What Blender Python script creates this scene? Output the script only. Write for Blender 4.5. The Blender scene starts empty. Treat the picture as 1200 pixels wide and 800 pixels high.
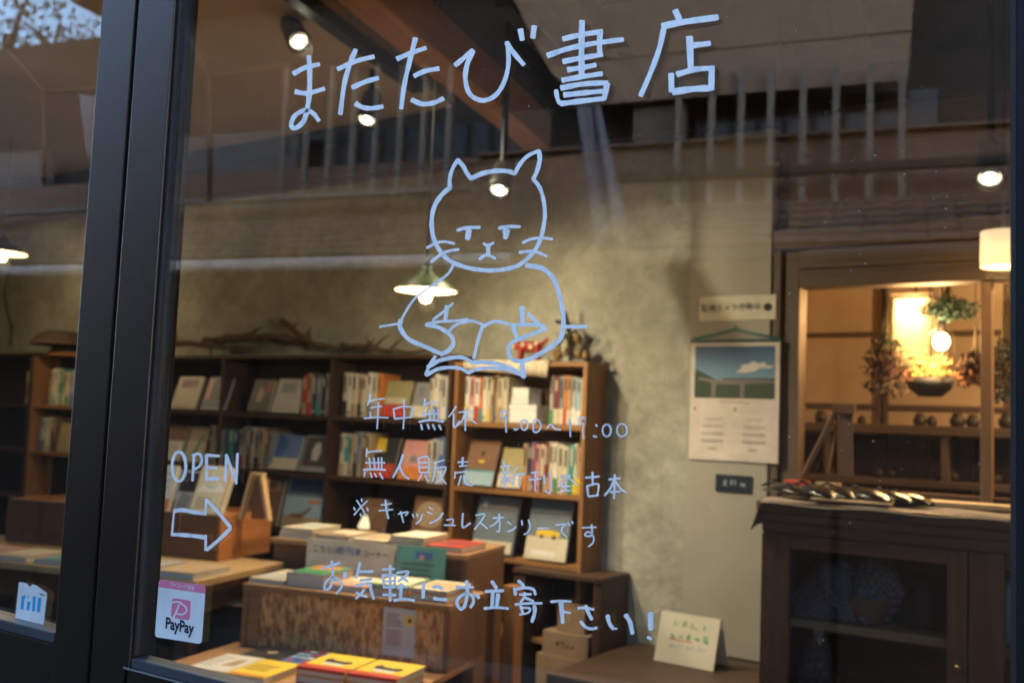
import bpy, bmesh, math, random
from mathutils import Vector, Matrix
random.seed(7)
S = bpy.context.scene
COL = S.collection
rad = math.radians

# ------------------------------------------------------------------ camera
F = 1186.0
cam_d = bpy.data.cameras.new('camera'); cam = bpy.data.objects.new('camera', cam_d); COL.objects.link(cam)
CR = Matrix.Rotation(rad(33.4), 4, 'Z') @ Matrix.Rotation(rad(90 + 4.68), 4, 'X') @ Matrix.Rotation(rad(2.3), 4, 'Z')
CO = Vector((0, -0.9, 1.3))
cam.matrix_world = Matrix.Translation(CO) @ CR
cam_d.sensor_width = 36; cam_d.lens = F / 1200 * 36; cam_d.clip_start = 0.02; cam_d.clip_end = 500
cam_d.dof.use_dof = True; cam_d.dof.focus_distance = 1.18; cam_d.dof.aperture_fstop = 5.6
S.camera = cam

# ------------------------------------------------------------------ world, sun, exposure
SUN_EL, SUN_ROT = rad(22), rad(40)
W = bpy.data.worlds.new('World'); S.world = W; W.use_nodes = True
nt = W.node_tree; bg = nt.nodes['Background']
sky = nt.nodes.new('ShaderNodeTexSky'); sky.sky_type = 'NISHITA'; sky.sun_disc = False
sky.sun_elevation = SUN_EL; sky.sun_rotation = SUN_ROT; sky.ozone_density = 2.3
nt.links.new(sky.outputs[0], bg.inputs[0]); bg.inputs[1].default_value = 0.15
sl = bpy.data.lights.new('sun', 'SUN'); sl.energy = 0.5 * .35; sl.angle = rad(12); sl.color = (1, .80, .62)
so = bpy.data.objects.new('sun', sl); COL.objects.link(so)
sd = Vector((math.sin(SUN_ROT) * math.cos(SUN_EL), math.cos(SUN_ROT) * math.cos(SUN_EL), math.sin(SUN_EL)))
so.rotation_euler = (-sd).to_track_quat('-Z', 'Y').to_euler()
S.view_settings.view_transform = 'Standard'; S.view_settings.look = 'None'
S.view_settings.exposure = 2.72; S.view_settings.gamma = 1.0
S.cycles.use_denoising = True
S.cycles.max_bounces = 10; S.cycles.transparent_max_bounces = 16
S.cycles.sample_clamp_indirect = 3.0
S.cycles.caustics_reflective = False; S.cycles.caustics_refractive = False

# ------------------------------------------------------------------ pixel -> plane helpers (photo pixels, 1200x800)
def ray(px, py): return (CR.to_3x3() @ Vector(((px - 600) / F, -(py - 400) / F, -1)))
def PY(px, py, Y):
    d = ray(px, py); return CO + d * ((Y - CO.y) / d.y)
def PZ(px, py, Z):
    d = ray(px, py); return CO + d * ((Z - CO.z) / d.z)
FA = rad(-12.4); FP = Vector((-2.0, -4.0, 0))
FU = Vector((math.cos(FA), math.sin(FA), 0)); FN = Vector((-math.sin(FA), math.cos(FA), 0))
def RF(px, py, off=0.0):
    """point on the facade across the street that the window glass shows at this pixel, as local (x, z)"""
    o = Vector((CO.x, -CO.y, CO.z)); d = ray(px, py); d.y = -d.y
    p = o + d * ((FP + FN * off - o).dot(FN) / d.dot(FN))
    return (p - FP).dot(FU), p.z

# ------------------------------------------------------------------ materials
MC = {}
def mat(name, col, rough=.6, col2=None, scale=12, stretch=(1, 1, 1), bump=0.0, bscale=60, metal=0.0, emit=None, estr=0, spec=.5, detail=5, lo=.35, hi=.65, coat=0, transmission=0, translucent=0):
    if name in MC: return MC[name]
    m = bpy.data.materials.new(name); m.use_nodes = True; MC[name] = m
    t = m.node_tree; b = t.nodes['Principled BSDF']; L = t.links
    b.inputs['Base Color'].default_value = (*col, 1); b.inputs['Roughness'].default_value = rough
    b.inputs['Metallic'].default_value = metal; b.inputs['Specular IOR Level'].default_value = spec
    b.inputs['Coat Weight'].default_value = coat
    tc = t.nodes.new('ShaderNodeTexCoord'); mp = t.nodes.new('ShaderNodeMapping')
    mp.inputs['Scale'].default_value = stretch; L.new(tc.outputs['Object'], mp.inputs[0])
    c2 = col2 or tuple(c * .8 for c in col)
    n = t.nodes.new('ShaderNodeTexNoise'); n.inputs['Scale'].default_value = scale; n.inputs['Detail'].default_value = detail
    n.inputs['Roughness'].default_value = .6
    L.new(mp.outputs[0], n.inputs['Vector'])
    r = t.nodes.new('ShaderNodeValToRGB'); r.color_ramp.elements[0].position = lo; r.color_ramp.elements[1].position = hi
    r.color_ramp.elements[0].color = (*c2, 1); r.color_ramp.elements[1].color = (*col, 1)
    L.new(n.outputs['Fac'], r.inputs[0]); L.new(r.outputs[0], b.inputs['Base Color'])
    mr = t.nodes.new('ShaderNodeMapRange'); mr.inputs[3].default_value = max(0, rough - .08); mr.inputs[4].default_value = min(1, rough + .1)
    L.new(n.outputs['Fac'], mr.inputs[0]); L.new(mr.outputs[0], b.inputs['Roughness'])
    if bump:
        n2 = t.nodes.new('ShaderNodeTexNoise'); n2.inputs['Scale'].default_value = bscale; n2.inputs['Detail'].default_value = 6
        L.new(mp.outputs[0], n2.inputs['Vector'])
        bp = t.nodes.new('ShaderNodeBump'); bp.inputs['Strength'].default_value = bump; bp.inputs['Distance'].default_value = .01
        L.new(n2.outputs['Fac'], bp.inputs['Height']); L.new(bp.outputs[0], b.inputs['Normal'])
    if emit:
        b.inputs['Emission Color'].default_value = (*emit, 1); b.inputs['Emission Strength'].default_value = estr
    if translucent:
        tl = t.nodes.new('ShaderNodeBsdfTranslucent'); mx = t.nodes.new('ShaderNodeMixShader'); mx.inputs[0].default_value = translucent
        L.new(r.outputs[0], tl.inputs[0]); L.new(b.outputs[0], mx.inputs[1]); L.new(tl.outputs[0], mx.inputs[2])
        L.new(mx.outputs[0], t.nodes['Material Output'].inputs[0])
    return m
def wood(name, col, col2, ax=0, rough=.55, sc=3, bump=.25):
    st = [14, 14, 14]; st[ax] = 1.0
    return mat(name, col, rough, col2, scale=sc, stretch=tuple(st), bump=bump, bscale=sc * 4, detail=8, lo=.3, hi=.7)
def flat(name, c, rough=.6): return mat(name, c, rough, tuple(x * .92 for x in c), scale=30)

def glass_mat(name, f0=.04, tint=(1, 1, 1)):
    m = bpy.data.materials.new(name); m.use_nodes = True; t = m.node_tree; L = t.links
    t.nodes.remove(t.nodes['Principled BSDF'])
    g = t.nodes.new('ShaderNodeNewGeometry'); d = t.nodes.new('ShaderNodeVectorMath'); d.operation = 'DOT_PRODUCT'
    L.new(g.outputs['Normal'], d.inputs[0]); L.new(g.outputs['Incoming'], d.inputs[1])
    def mth(op, a, b=None):
        q = t.nodes.new('ShaderNodeMath'); q.operation = op
        for i, v in enumerate((a, b)):
            if v is None: continue
            if isinstance(v, (int, float)): q.inputs[i].default_value = v
            else: L.new(v, q.inputs[i])
        return q.outputs[0]
    a = mth('ABSOLUTE', d.outputs['Value']); a = mth('SUBTRACT', 1.0, a); a = mth('POWER', a, 5.0)
    a = mth('MULTIPLY', a, 1 - f0); a = mth('ADD', a, f0)
    tr = t.nodes.new('ShaderNodeBsdfTransparent'); tr.inputs[0].default_value = (*tint, 1)
    gl = t.nodes.new('ShaderNodeBsdfGlossy'); gl.inputs['Roughness'].default_value = 0.0; gl.inputs[0].default_value = (1, 1, 1, 1)
    mx = t.nodes.new('ShaderNodeMixShader'); L.new(a, mx.inputs[0]); L.new(tr.outputs[0], mx.inputs[1]); L.new(gl.outputs[0], mx.inputs[2])
    L.new(mx.outputs[0], t.nodes['Material Output'].inputs[0]); return m
GLASS = glass_mat('window_glass', .058, (.97, .98, .97))
CGLASS = glass_mat('cabinet_glass', .03, (.94, .95, .94))

DARKM = mat('dark_bronze_metal', (.085, .062, .052), .36, (.07, .050, .042), scale=90, metal=.85, bump=.02, bscale=300, spec=.3, lo=.1, hi=.9)
BEADM = mat('grey_glazing_bead', (.045, .038, .036), .5, spec=.15)
GASK = mat('black_rubber', (.008, .008, .009), .7)
PAINT = mat('marker_paint', (.90, .90, .90), .55, (.70, .71, .74), scale=130, stretch=(1, 1, .35), detail=8, lo=.30, hi=.55)
PLASTER = mat('wall_plaster', (.47, .475, .40), .88, (.32, .325, .275), scale=3.2, bump=.7, bscale=18, detail=12, lo=.38, hi=.62)
def add_wear(m, sc, lo, amt):
    t = m.node_tree; b = t.nodes['Principled BSDF']; src = b.inputs['Base Color'].links[0].from_socket
    tc = [n for n in t.nodes if n.type == 'TEX_COORD'][0]
    n = t.nodes.new('ShaderNodeTexNoise'); n.inputs['Scale'].default_value = sc; n.inputs['Detail'].default_value = 10; n.inputs['Distortion'].default_value = 1.2
    t.links.new(tc.outputs['Object'], n.inputs['Vector'])
    mr = t.nodes.new('ShaderNodeMapRange'); mr.inputs[1].default_value = .35; mr.inputs[2].default_value = .6; mr.inputs[3].default_value = lo; mr.inputs[4].default_value = 1.0
    t.links.new(n.outputs['Fac'], mr.inputs[0])
    mx = t.nodes.new('ShaderNodeMixRGB'); mx.blend_type = 'MULTIPLY'; mx.inputs[0].default_value = amt
    t.links.new(src, mx.inputs[1]); t.links.new(mr.outputs[0], mx.inputs[2]); t.links.new(mx.outputs[0], b.inputs['Base Color'])
add_wear(PLASTER, 9, .6, .45); add_wear(PLASTER, 45, .75, .5)
DKWOOD = wood('dark_shelf_wood', (.07, .036, .020), (.04, .020, .012), 0)
DKWOODZ = wood('dark_shelf_upright_wood', (.075, .039, .021), (.042, .022, .013), 2)
LTWOOD = wood('orange_shelf_wood', (.34, .17, .06), (.22, .10, .035), 0)
LTWOODZ = wood('orange_upright_wood', (.36, .18, .065), (.22, .10, .035), 2)
TBWOOD = wood('table_board_wood', (.33, .19, .095), (.22, .12, .055), 0)
BXWOOD = wood('orange_box_wood', (.36, .15, .05), (.22, .08, .025), 0)
BMWOOD = wood('beam_wood', (.55, .25, .10), (.34, .15, .06), 1)
CABW = wood('cabinet_wood', (.11, .055, .032), (.06, .030, .019), 0, rough=.4)
CABWZ = wood('cabinet_stile_wood', (.11, .055, .032), (.06, .030, .019), 2, rough=.4)
FRW = wood('window_frame_wood', (.12, .085, .06), (.07, .05, .035), 2)
FRWX = wood('window_lintel_wood', (.12, .09, .068), (.07, .05, .038), 0)
PAPER = mat('cream_paper', (.60, .57, .46), .8, (.55, .52, .42), scale=8)
WPAPER = mat('white_paper', (.82, .82, .80), .75, (.76, .76, .74), scale=10)
PAGES = mat('page_block', (.62, .58, .50), .85, (.45, .42, .36), scale=6, stretch=(1, 1, 160))
INK = flat('black_ink', (.02, .02, .025))

# ------------------------------------------------------------------ mesh builder
class MB:
    def __init__(s): s.v = []; s.f = []; s.m = []; s.sm = []
    def add(s, vs, fs, m=0, smooth=False):
        o = len(s.v); s.v += [tuple(v) for v in vs]
        for f in fs: s.f.append([i + o for i in f]); s.m.append(m); s.sm.append(smooth)
        return s
    def box(s, x0, x1, y0, y1, z0, z1, m=0, M=None):
        vs = [Vector((x, y, z)) for x in (x0, x1) for y in (y0, y1) for z in (z0, z1)]
        if M is not None: vs = [M @ v for v in vs]
        return s.add(vs, [(0, 1, 3, 2), (4, 6, 7, 5), (0, 4, 5, 1), (2, 3, 7, 6), (0, 2, 6, 4), (1, 5, 7, 3)], m)
    def prism(s, pts, a, b, ax='y', m=0):
        """polygon pts (u,v) extruded a..b along ax; u,v are the other two axes in xyz order"""
        n = len(pts)
        def mk(u, v, w): return {'x': (w, u, v), 'y': (u, w, v), 'z': (u, v, w)}[ax]
        vs = [mk(u, v, a) for u, v in pts] + [mk(u, v, b) for u, v in pts]
        fs = [tuple(range(n))[::-1], tuple(range(n, 2 * n))] + [(i, (i + 1) % n, n + (i + 1) % n, n + i) for i in range(n)]
        return s.add(vs, fs, m)
    def lathe(s, prof, n=24, c=(0, 0, 0), m=0, M=None):
        vs = []; fs = []
        for r, z in prof:
            for k in range(n):
                a = 2 * math.pi * k / n; v = Vector((r * math.cos(a), r * math.sin(a), z))
                if M is not None: v = M @ v
                vs.append(v + Vector(c))
        for i in range(len(prof) - 1):
            for k in range(n):
                fs.append((i * n + k, i * n + (k + 1) % n, (i + 1) * n + (k + 1) % n, (i + 1) * n + k))
        return s.add(vs, fs, m, True)
    def tube(s, pts, r, n=8, m=0):
        pts = [Vector(p) for p in pts]; rs = r if isinstance(r, (list, tuple)) else [r] * len(pts)
        vs = []; fs = []
        for i, p in enumerate(pts):
            d = (pts[min(i + 1, len(pts) - 1)] - pts[max(i - 1, 0)]).normalized()
            q = d.to_track_quat('Z', 'Y')
            for k in range(n):
                a = 2 * math.pi * k / n; vs.append(p + q @ Vector((math.cos(a) * rs[i], math.sin(a) * rs[i], 0)))
        for i in range(len(pts) - 1):
            for k in range(n): fs.append((i * n + k, i * n + (k + 1) % n, (i + 1) * n + (k + 1) % n, (i + 1) * n + k))
        fs.append(tuple(range(n))[::-1]); fs.append(tuple(range((len(pts) - 1) * n, len(pts) * n)))
        return s.add(vs, fs, m, True)
    def ball(s, c, r, m=0, sq=(1, 1, 1), nu=14, nv=8, jit=0, M=None):
        vs = []; fs = []; c = Vector(c)
        for j in range(nv + 1):
            t = math.pi * j / nv
            for k in range(nu):
                a = 2 * math.pi * k / nu; rr = r * (1 + random.uniform(-jit, jit))
                v = Vector((math.sin(t) * math.cos(a) * sq[0] * rr, math.sin(t) * math.sin(a) * sq[1] * rr, -math.cos(t) * sq[2] * rr))
                vs.append((M @ v if M is not None else v) + c)
        for j in range(nv):
            for k in range(nu): fs.append((j * nu + k, j * nu + (k + 1) % nu, (j + 1) * nu + (k + 1) % nu, (j + 1) * nu + k))
        return s.add(vs, fs, m, True)
    def build(s, name, mats, parent=None, bevel=0, loc=None, rz=None):
        me = bpy.data.meshes.new(name); me.from_pydata(s.v, [], s.f)
        for m in (mats if isinstance(mats, (list, tuple)) else [mats]): me.materials.append(m)
        me.polygons.foreach_set('material_index', s.m); me.polygons.foreach_set('use_smooth', s.sm)
        b = bmesh.new(); b.from_mesh(me)
        bmesh.ops.remove_doubles(b, verts=b.verts, dist=1e-6)
        if bevel: bmesh.ops.bevel(b, geom=[e for e in b.edges if e.calc_face_angle(0) > .6], offset=bevel, segments=2, affect='EDGES', profile=.6)
        bmesh.ops.recalc_face_normals(b, faces=b.faces); b.to_mesh(me); b.free()
        o = bpy.data.objects.new(name, me); COL.objects.link(o)
        if parent is not None: o.parent = parent
        if loc is not None: o.location = loc
        if rz is not None: o.rotation_euler.z = rz
        return o
def B(*a, m=0): return MB().box(*a, m=m)
def tag(o, label=None, cat=None, group=None, kind=None):
    for k, v in (('label', label), ('category', cat), ('group', group), ('kind', kind)):
        if v: o[k] = v
    return o
def thing(name, label, cat, loc=(0, 0, 0), rz=0, group=None):
    o = bpy.data.objects.new(name, None); COL.objects.link(o); o.location = loc; o.rotation_euler.z = rz
    o.empty_display_size = .05
    return tag(o, label, cat, group)
def struct(o): o['kind'] = 'structure'; return o
def text_obj(s, size, m, parent, loc, rot=(math.pi / 2, 0, 0), name='lettering', bold=0.0, align='CENTER', sx=1, line=1):
    c = bpy.data.curves.new('t', 'FONT'); c.body = s; c.size = size; c.align_x = align; c.align_y = 'CENTER'; c.offset = bold
    c.resolution_u = 3; c.space_line = line
    t = bpy.data.objects.new('t', c); COL.objects.link(t)
    dg = bpy.context.evaluated_depsgraph_get(); me = bpy.data.meshes.new_from_object(t.evaluated_get(dg))
    bpy.data.objects.remove(t); me.materials.clear(); me.materials.append(m)
    o = bpy.data.objects.new(name, me); COL.objects.link(o); o.parent = parent; o.location = loc; o.rotation_euler = rot
    o.scale = (sx, 1, 1)
    return o

def scribble(t, n, x0, z0, w, h, m, name='handwriting', M=None, y=-.0008):
    """n blurred handwritten characters: the photograph does not show which"""
    mb = MB(); rs = random.Random(n * 31 + int(w * 1e4))
    cw_ = w / n
    for i in range(n):
        cx = x0 + cw_ * (i + .5); t_ = h * .14
        for k in range(rs.randint(3, 5)):
            if rs.random() < .55:
                zz0 = z0 + h * rs.uniform(.1, .9); a_, b_ = sorted((rs.uniform(-.42, .1), rs.uniform(-.05, .42))); mb.box(cx + a_ * cw_, cx + b_ * cw_ + .001, y - .0001 * k, y + .0003, zz0 - t_ / 2, zz0 + t_ / 2, M=M)
            else:
                xx = cx + cw_ * rs.uniform(-.3, .3); a_, b_ = sorted((rs.uniform(0, .5), rs.uniform(.4, 1))); mb.box(xx - t_ / 2, xx + t_ / 2, y - .0001 * k, y + .0003, z0 + h * a_, z0 + h * b_ + .001, M=M)
    return mb.build(name, m, t)

# ================================================================== STREET SIDE
ASPH = mat('stone_paving', (.055, .053, .05), .9, (.04, .039, .038), scale=40, bump=.4, bscale=200)
struct(B(-60, 60, -60, 60, -.3, -.15).build('ground', mat('packed_earth', (.09, .08, .065), .95)))
struct(B(-40, 40, -3.6, -.62, -.146, -.02).build('street', ASPH))
struct(B(-8, 6, -.61, -.03, -.146, .0).build('shop_step', mat('concrete_step', (.12, .115, .11), .9, bump=.3)))

ob = thing('townhouse', 'old townhouse with beige upper boarding and pale lattice, mirrored across the top of the glass', 'house', FP, FA)
BEIGE = mat('beige_boarding', (.235, .175, .135), .8, (.20, .15, .115), scale=3, stretch=(.3, 1, 6))
DGLASS = mat('dark_upper_window', (.012, .013, .017), .15)
GREYW = mat('grey_render', (.12, .12, .13), .85, bump=.2)
BRW = mat('brown_weathered_wood', (.17, .12, .095), .8, (.11, .075, .06), scale=5, stretch=(.5, 4, 8), bump=.2)
SLAT = mat('pale_lattice_wood', (.18, .17, .155), .75, (.13, .125, .115), scale=6, stretch=(4, 4, .5))
def fbox(name, x0, x1, z0, z1, off, th, m, parent=ob, bev=0):
    return B(x0, x1, off - th, off, z0, z1).build(name, m, parent, bevel=bev)
zA = RF(600, 126)[1]; zTop = zA + .95
xR = RF(1064, 80)[0]; xL = RF(125, 80)[0]; xFar = RF(-150, 200)[0]
fz = lambda y: RF(900, y)[1]
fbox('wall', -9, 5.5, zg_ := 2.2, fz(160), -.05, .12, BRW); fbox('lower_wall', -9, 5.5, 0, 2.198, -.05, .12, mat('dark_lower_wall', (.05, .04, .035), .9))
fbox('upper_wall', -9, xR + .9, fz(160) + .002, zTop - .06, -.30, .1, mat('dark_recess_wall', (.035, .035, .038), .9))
# boarding in three lapped boards
nb = 3; hh = (zTop - zA) / nb
def clipz(poly, z0, z1):
    for z, sg in ((z0, 1), (z1, -1)):
        out = []
        for i in range(len(poly)):
            p, q = poly[i - 1], poly[i]; a_, b_ = (p[1] - z) * sg, (q[1] - z) * sg
            if (a_ >= 0) != (b_ >= 0): t = a_ / (a_ - b_); out.append((p[0] + (q[0] - p[0]) * t, z))
            if b_ >= 0: out.append(q)
        poly = out
    return poly
FB1 = [RF(125, -90), RF(230, -75), RF(420, 40), RF(600, 131), RF(125, 142)]
FB2 = [RF(585, -60), RF(604, 0), RF(627, 50), RF(648, 88), RF(664, 102), RF(700, 124), RF(1064, 96), RF(1075, -60)]
for fb in (FB2,):
    for i in range(nb + 2):
        pg = clipz(fb, zA - .1 + i * hh + .002, zA - .1 + (i + 1) * hh - .002)
        if len(pg) > 2: MB().prism(pg, -.01 + .008 * (i % 2), .02 + .008 * (i % 2), 'y').build('fascia_board', BEIGE, ob)
fbox('window_glass', RF(335, 170)[0], RF(575, 170)[0], fz(160), zA, -.22, .02, DGLASS)
fbox('window_glass', RF(800, 170)[0], RF(1100, 170)[0], fz(160), zA, -.22, .02, DGLASS)
fbox('render_panel', RF(208, 170)[0], RF(342, 170)[0], RF(280, 206)[1], zA - .004, -.06, .06, GREYW)
fbox('render_panel', RF(590, 170)[0], RF(640, 170)[0], fz(160), zA - .004, -.06, .06, mat('dark_render', (.06, .06, .065), .9))
fbox('render_panel', RF(738, 170)[0], RF(800, 170)[0], fz(160) + .003, zA - .004, -.06, .06, mat('brown_render', (.13, .12, .11), .9))
fbox('render_panel', RF(-40, 170)[0], RF(42, 170)[0], RF(280, 212)[1], zA - .004, -.06, .06, GREYW)
for x in (345, 371, 398, 425, 451, 479, 506, 535, 800, 838, 872, 906, 943, 981, 1020, 1057):
    xx = RF(x, 150)[0]; wd = .032 if x > 700 else .028
    z0 = RF(x, 250)[1] if x > 700 else RF(x, 236)[1]
    z1 = RF(x, 82)[1] if x > 700 else RF(x, 85)[1]
    fbox('lattice_slat', xx - wd / 2, xx + wd / 2, z0, z1, .12, .03, SLAT)
fbox('rail', RF(700, 210)[0], 5, RF(900, 213)[1], RF(900, 204)[1], .15, .05, mat('dark_rail_wood', (.03, .024, .022), .7))
fbox('rail', -8, RF(560, 230)[0], RF(300, 242)[1], RF(300, 236)[1], .15, .05, SLAT)
fbox('ledge', RF(560, 175)[0], 5, fz(161), fz(158), .0, .05, BRW)
# lower tiled eave
zg = RF(240, 314, .75)[1]; zr = RF(240, 262, .0)[1]
TILE = mat('brown_roof_tile', (.16, .12, .10), .8, (.08, .06, .05), scale=12, bump=.4)
nt_ = 0
mb = MB()
for i in range(108):
    x = -9 + i * .130
    for j in range(6):
        a = j / 6; b_ = (j + 1) / 6
        y0, y1 = .0 + .75 * a, .0 + .75 * b_ + .03
        za, zb = zr + (zg + .05 - zr) * a, zr + (zg + .05 - zr) * b_
        vs = []
        for (yy, zz) in ((y0, za), (y1, zb + .012)):
            for k in range(5):
                t = k / 4; vs.append((x + .125 * t, yy, zz + .008 * math.sin(t * math.pi)))
        for (yy, zz) in ((y0, za - .015), (y1, zb - .003)):
            for k in range(5):
                t = k / 4; vs.append((x + .125 * t, yy, zz + .008 * math.sin(t * math.pi)))
        fs = [(k, k + 1, k + 6, k + 5) for k in range(4)] + [(10 + k, 15 + k, 16 + k, 11 + k) for k in range(4)] + [(5 + k, 6 + k, 16 + k, 15 + k) for k in range(4)]
        mb.add(vs, fs)
tl = mb.build('roof_tiles', TILE, ob); tl['kind'] = 'stuff'
MB().tube([(-9, .80, zg), (RF(600, 306, .8)[0], .80, zg)], .035, 10).build('gutter', mat('pale_gutter', (.5, .5, .5), .5), ob)
MB().tube([(RF(600, 306, .8)[0] + .004, .80, zg), (5, .80, zg)], .03, 10).build('gutter', mat('brown_gutter', (.09, .07, .065), .5), ob)
fbox('eave_underside', -9, 5, zg - .05, zg - .03, .72, .74, BRW)
# ground floor shutters
for i in range(16):
    x = -8.6 + i * .84
    fbox('shutter_panel', x, x + .8, .15, 2.1, .02, .03, mat('brown_shutter', (.045, .032, .026), .8, (.03, .022, .018), scale=4, stretch=(8, 1, .5)))
# roof above the boarding
MB().prism([(-.6, zTop + .02), (.12, zTop + .01), (.12, zTop + .05), (-2.5, zTop + .7), (-2.5, zTop + .6)], xL - .3, xR + .2, 'x').build('roof', TILE, ob)
# metal awning frame rods
for x0, xp, x1, yt in ((220, 246, 345, 40), (0, 43, 108, 55)):
    a, b_, c, d = RF(x0, yt, .6), RF(xp, 92 if x0 else 106, .6), RF(x1, 75 if x0 else 100, .6), RF(xp, 235 if x0 else 215, .6)
    MB().tube([(a[0], .6, a[1]), (b_[0], .6, b_[1])], .012).tube([(b_[0], .6, b_[1]), (c[0], .6, c[1])], .012).tube([(b_[0], .6, b_[1]), (d[0], .6, d[1])], .015).build('awning_frame', mat('rust_brown_steel', (.10, .06, .045), .6), ob)

# pale hanging cloth in the street, seen mirrored
def cloth_banner(pxs, lab, dist):
    (xt0, yt0), (xt1, yt1), (xb0, yb0), (xb1, yb1) = pxs
    c = [RF(*q, dist) for q in pxs]
    vs = []; n = 10; m = 14
    for j in range(m + 1):
        v = j / m
        l = (c[0][0] * (1 - v) + c[2][0] * v, c[0][1] * (1 - v) + c[2][1] * v); r = (c[1][0] * (1 - v) + c[3][0] * v, c[1][1] * (1 - v) + c[3][1] * v)
        for i in range(n + 1):
            u = i / n; x = l[0] * (1 - u) + r[0] * u; z = l[1] * (1 - u) + r[1] * u
            vs.append((x, dist + .025 * math.sin(u * 9 + v * 2), z))
    fs = [(j * (n + 1) + i, j * (n + 1) + i + 1, (j + 1) * (n + 1) + i + 1, (j + 1) * (n + 1) + i) for j in range(m) for i in range(n)]
    mb = MB().add(vs, fs, 0, True)
    o = mb.build('hanging_cloth', mat('pale_blue_cloth', (.30, .31, .38), .9, translucent=.3)); o.location = FP; o.rotation_euler.z = FA
    mod = o.modifiers.new('s', 'SOLIDIFY'); mod.thickness = .004
    tag(o, lab, 'cloth')
cloth_banner([(672, 105), (700, 105), (700, 290), (735, 268)], 'pale bluish cloth hanging in the street, mirrored right of the cat drawing', .9)
cloth_banner([(84, 108), (107, 112), (98, 185), (104, 185)], 'narrow pale bluish cloth mirrored at the top of the left pane', .9)

# trees above the roofs, against the sky
LEAF = mat('dark_leaf', (.05, .07, .035), .7, (.03, .045, .02), scale=3)
def tree(x, y, h, lab):
    t = thing('street_tree', lab, 'tree', (x, y, -.15), random.uniform(0, 6), 'trees behind the townhouse')
    tp = [(0, 0, 0), (.1, .05, h * .35), (-.05, .1, h * .6), (.05, 0, h * .92)]
    mb = MB().tube(tp, [.16, .12, .08, .03])
    cl = []
    for k in range(16):
        a = k * 2.4; z = h * (.45 + .5 * k / 16); r = 1.1 * (1 - .5 * k / 16) * random.uniform(.7, 1.1)
        e = Vector((math.cos(a) * r, math.sin(a) * r, z + .3)); mb.tube([(0, 0, z - .2), e * .5 + Vector((0, 0, z * .5)), e], [.04, .025, .01], 6); cl.append(e); cl.append(e * .6 + Vector((0, 0, z * .42)))
    mb.build('trunk', mat('bark', (.06, .045, .035), .9, bump=.4), t)
    lm = MB()
    for e in cl:
        for q in range(42):
            p = e + Vector((random.gauss(0, .3), random.gauss(0, .3), random.gauss(0, .22)))
            a = Vector((random.uniform(-1, 1), random.uniform(-1, 1), random.uniform(-1, 1))).normalized(); b_ = a.orthogonal().normalized()
            s_ = random.uniform(.03, .06); lm.add([p, p + a * s_ + b_ * s_ * .5, p + a * s_ * 2, p + a * s_ - b_ * s_ * .5], [(0, 1, 2, 3)])
    c = lm.build('crown', LEAF, t); c['kind'] = 'stuff'

for i, (px, py_, d, lab) in enumerate(((10, -20, -2.5, 'dark bushy tree rising behind the townhouse roof, mirrored at the top left'), (60, -10, -3.6, 'dark tree further along, its twigs mirrored against the sky'))):
    lx, lz = RF(px, py_ + 20, d); p = FP + FU * lx + FN * d
    tree(p.x, p.y, lz + .25, lab)

# ================================================================== SHOP SHELL
WALLOUT = mat('shop_outer_plaster', (.35, .32, .27), .9)
def sbox(name, a, m, bev=0): return struct(B(*a).build(name, m, bevel=bev))
FLOORM = wood('floor_wood', (.16, .10, .06), (.10, .06, .035), 0)
sbox('floor', (-8, 3, .12, 6.2, -.1, .0), FLOORM)
WY = 2.59
WX = -1.19
sbox('back_wall', (-8, WX - .007, WY, WY + .12, 0, 2.40), PLASTER)
sbox('back_wall_top', (-8, WX - .007, WY, WY + .12, 2.402, 3.1), mat('dark_upper_board', (.10, .085, .075), .8))  # dark board above the plaster
sbox('wall_beam', (-8, 2.9, WY - .07, WY - .004, 2.42, 2.56), mat('black_beam_wood', (.03, .024, .02), .7, bump=.2))
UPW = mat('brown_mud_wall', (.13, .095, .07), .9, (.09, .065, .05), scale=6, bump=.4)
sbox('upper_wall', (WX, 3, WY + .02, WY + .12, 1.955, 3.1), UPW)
sbox('left_wall', (-8.1, -8.002, .12, 6.2, 0, 3.1), PLASTER)
sbox('right_wall', (2.95, 3.05, .12, 6.2, 0, 3.1), UPW)
sbox('ceiling', (-8, 2.9, -.1, 6.2, 3.0, 3.1), mat('dark_ceiling_boards', (.07, .055, .045), .8, (.05, .04, .033), scale=3, stretch=(1, 8, 1)))
sbox('front_wall_above_doors', (-8, 3, -.1, .1, 2.2, 2.998), WALLOUT)
sbox('front_wall_left', (-8, -3.4, -.1, .1, 0, 2.198), WALLOUT)
sbox('front_wall_right', (1.2, 3, -.1, .1, 0, 2.198), WALLOUT)
sbox('shop_roof', (-8.5, 3.5, -.3, 7, 3.102, 3.2), TILE)
# raised wooden step along the wall
stp = PZ(800, 757, .52)
x1_step = PY(712, 760, 2.37).x
sbox('raised_step', (x1_step, -.98, 1.95, WY - .002, 0, .515), wood('step_wood', (.065, .036, .022), (.04, .022, .014), 0), .006)
# white boarded panel on the wall
struct(B(-1.506, -1.199, WY - .022, WY - .002, .52, 2.395).build('white_panel', mat('painted_board', (.36, .35, .295), .7, (.325, .315, .265), scale=4), bevel=.002))
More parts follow.
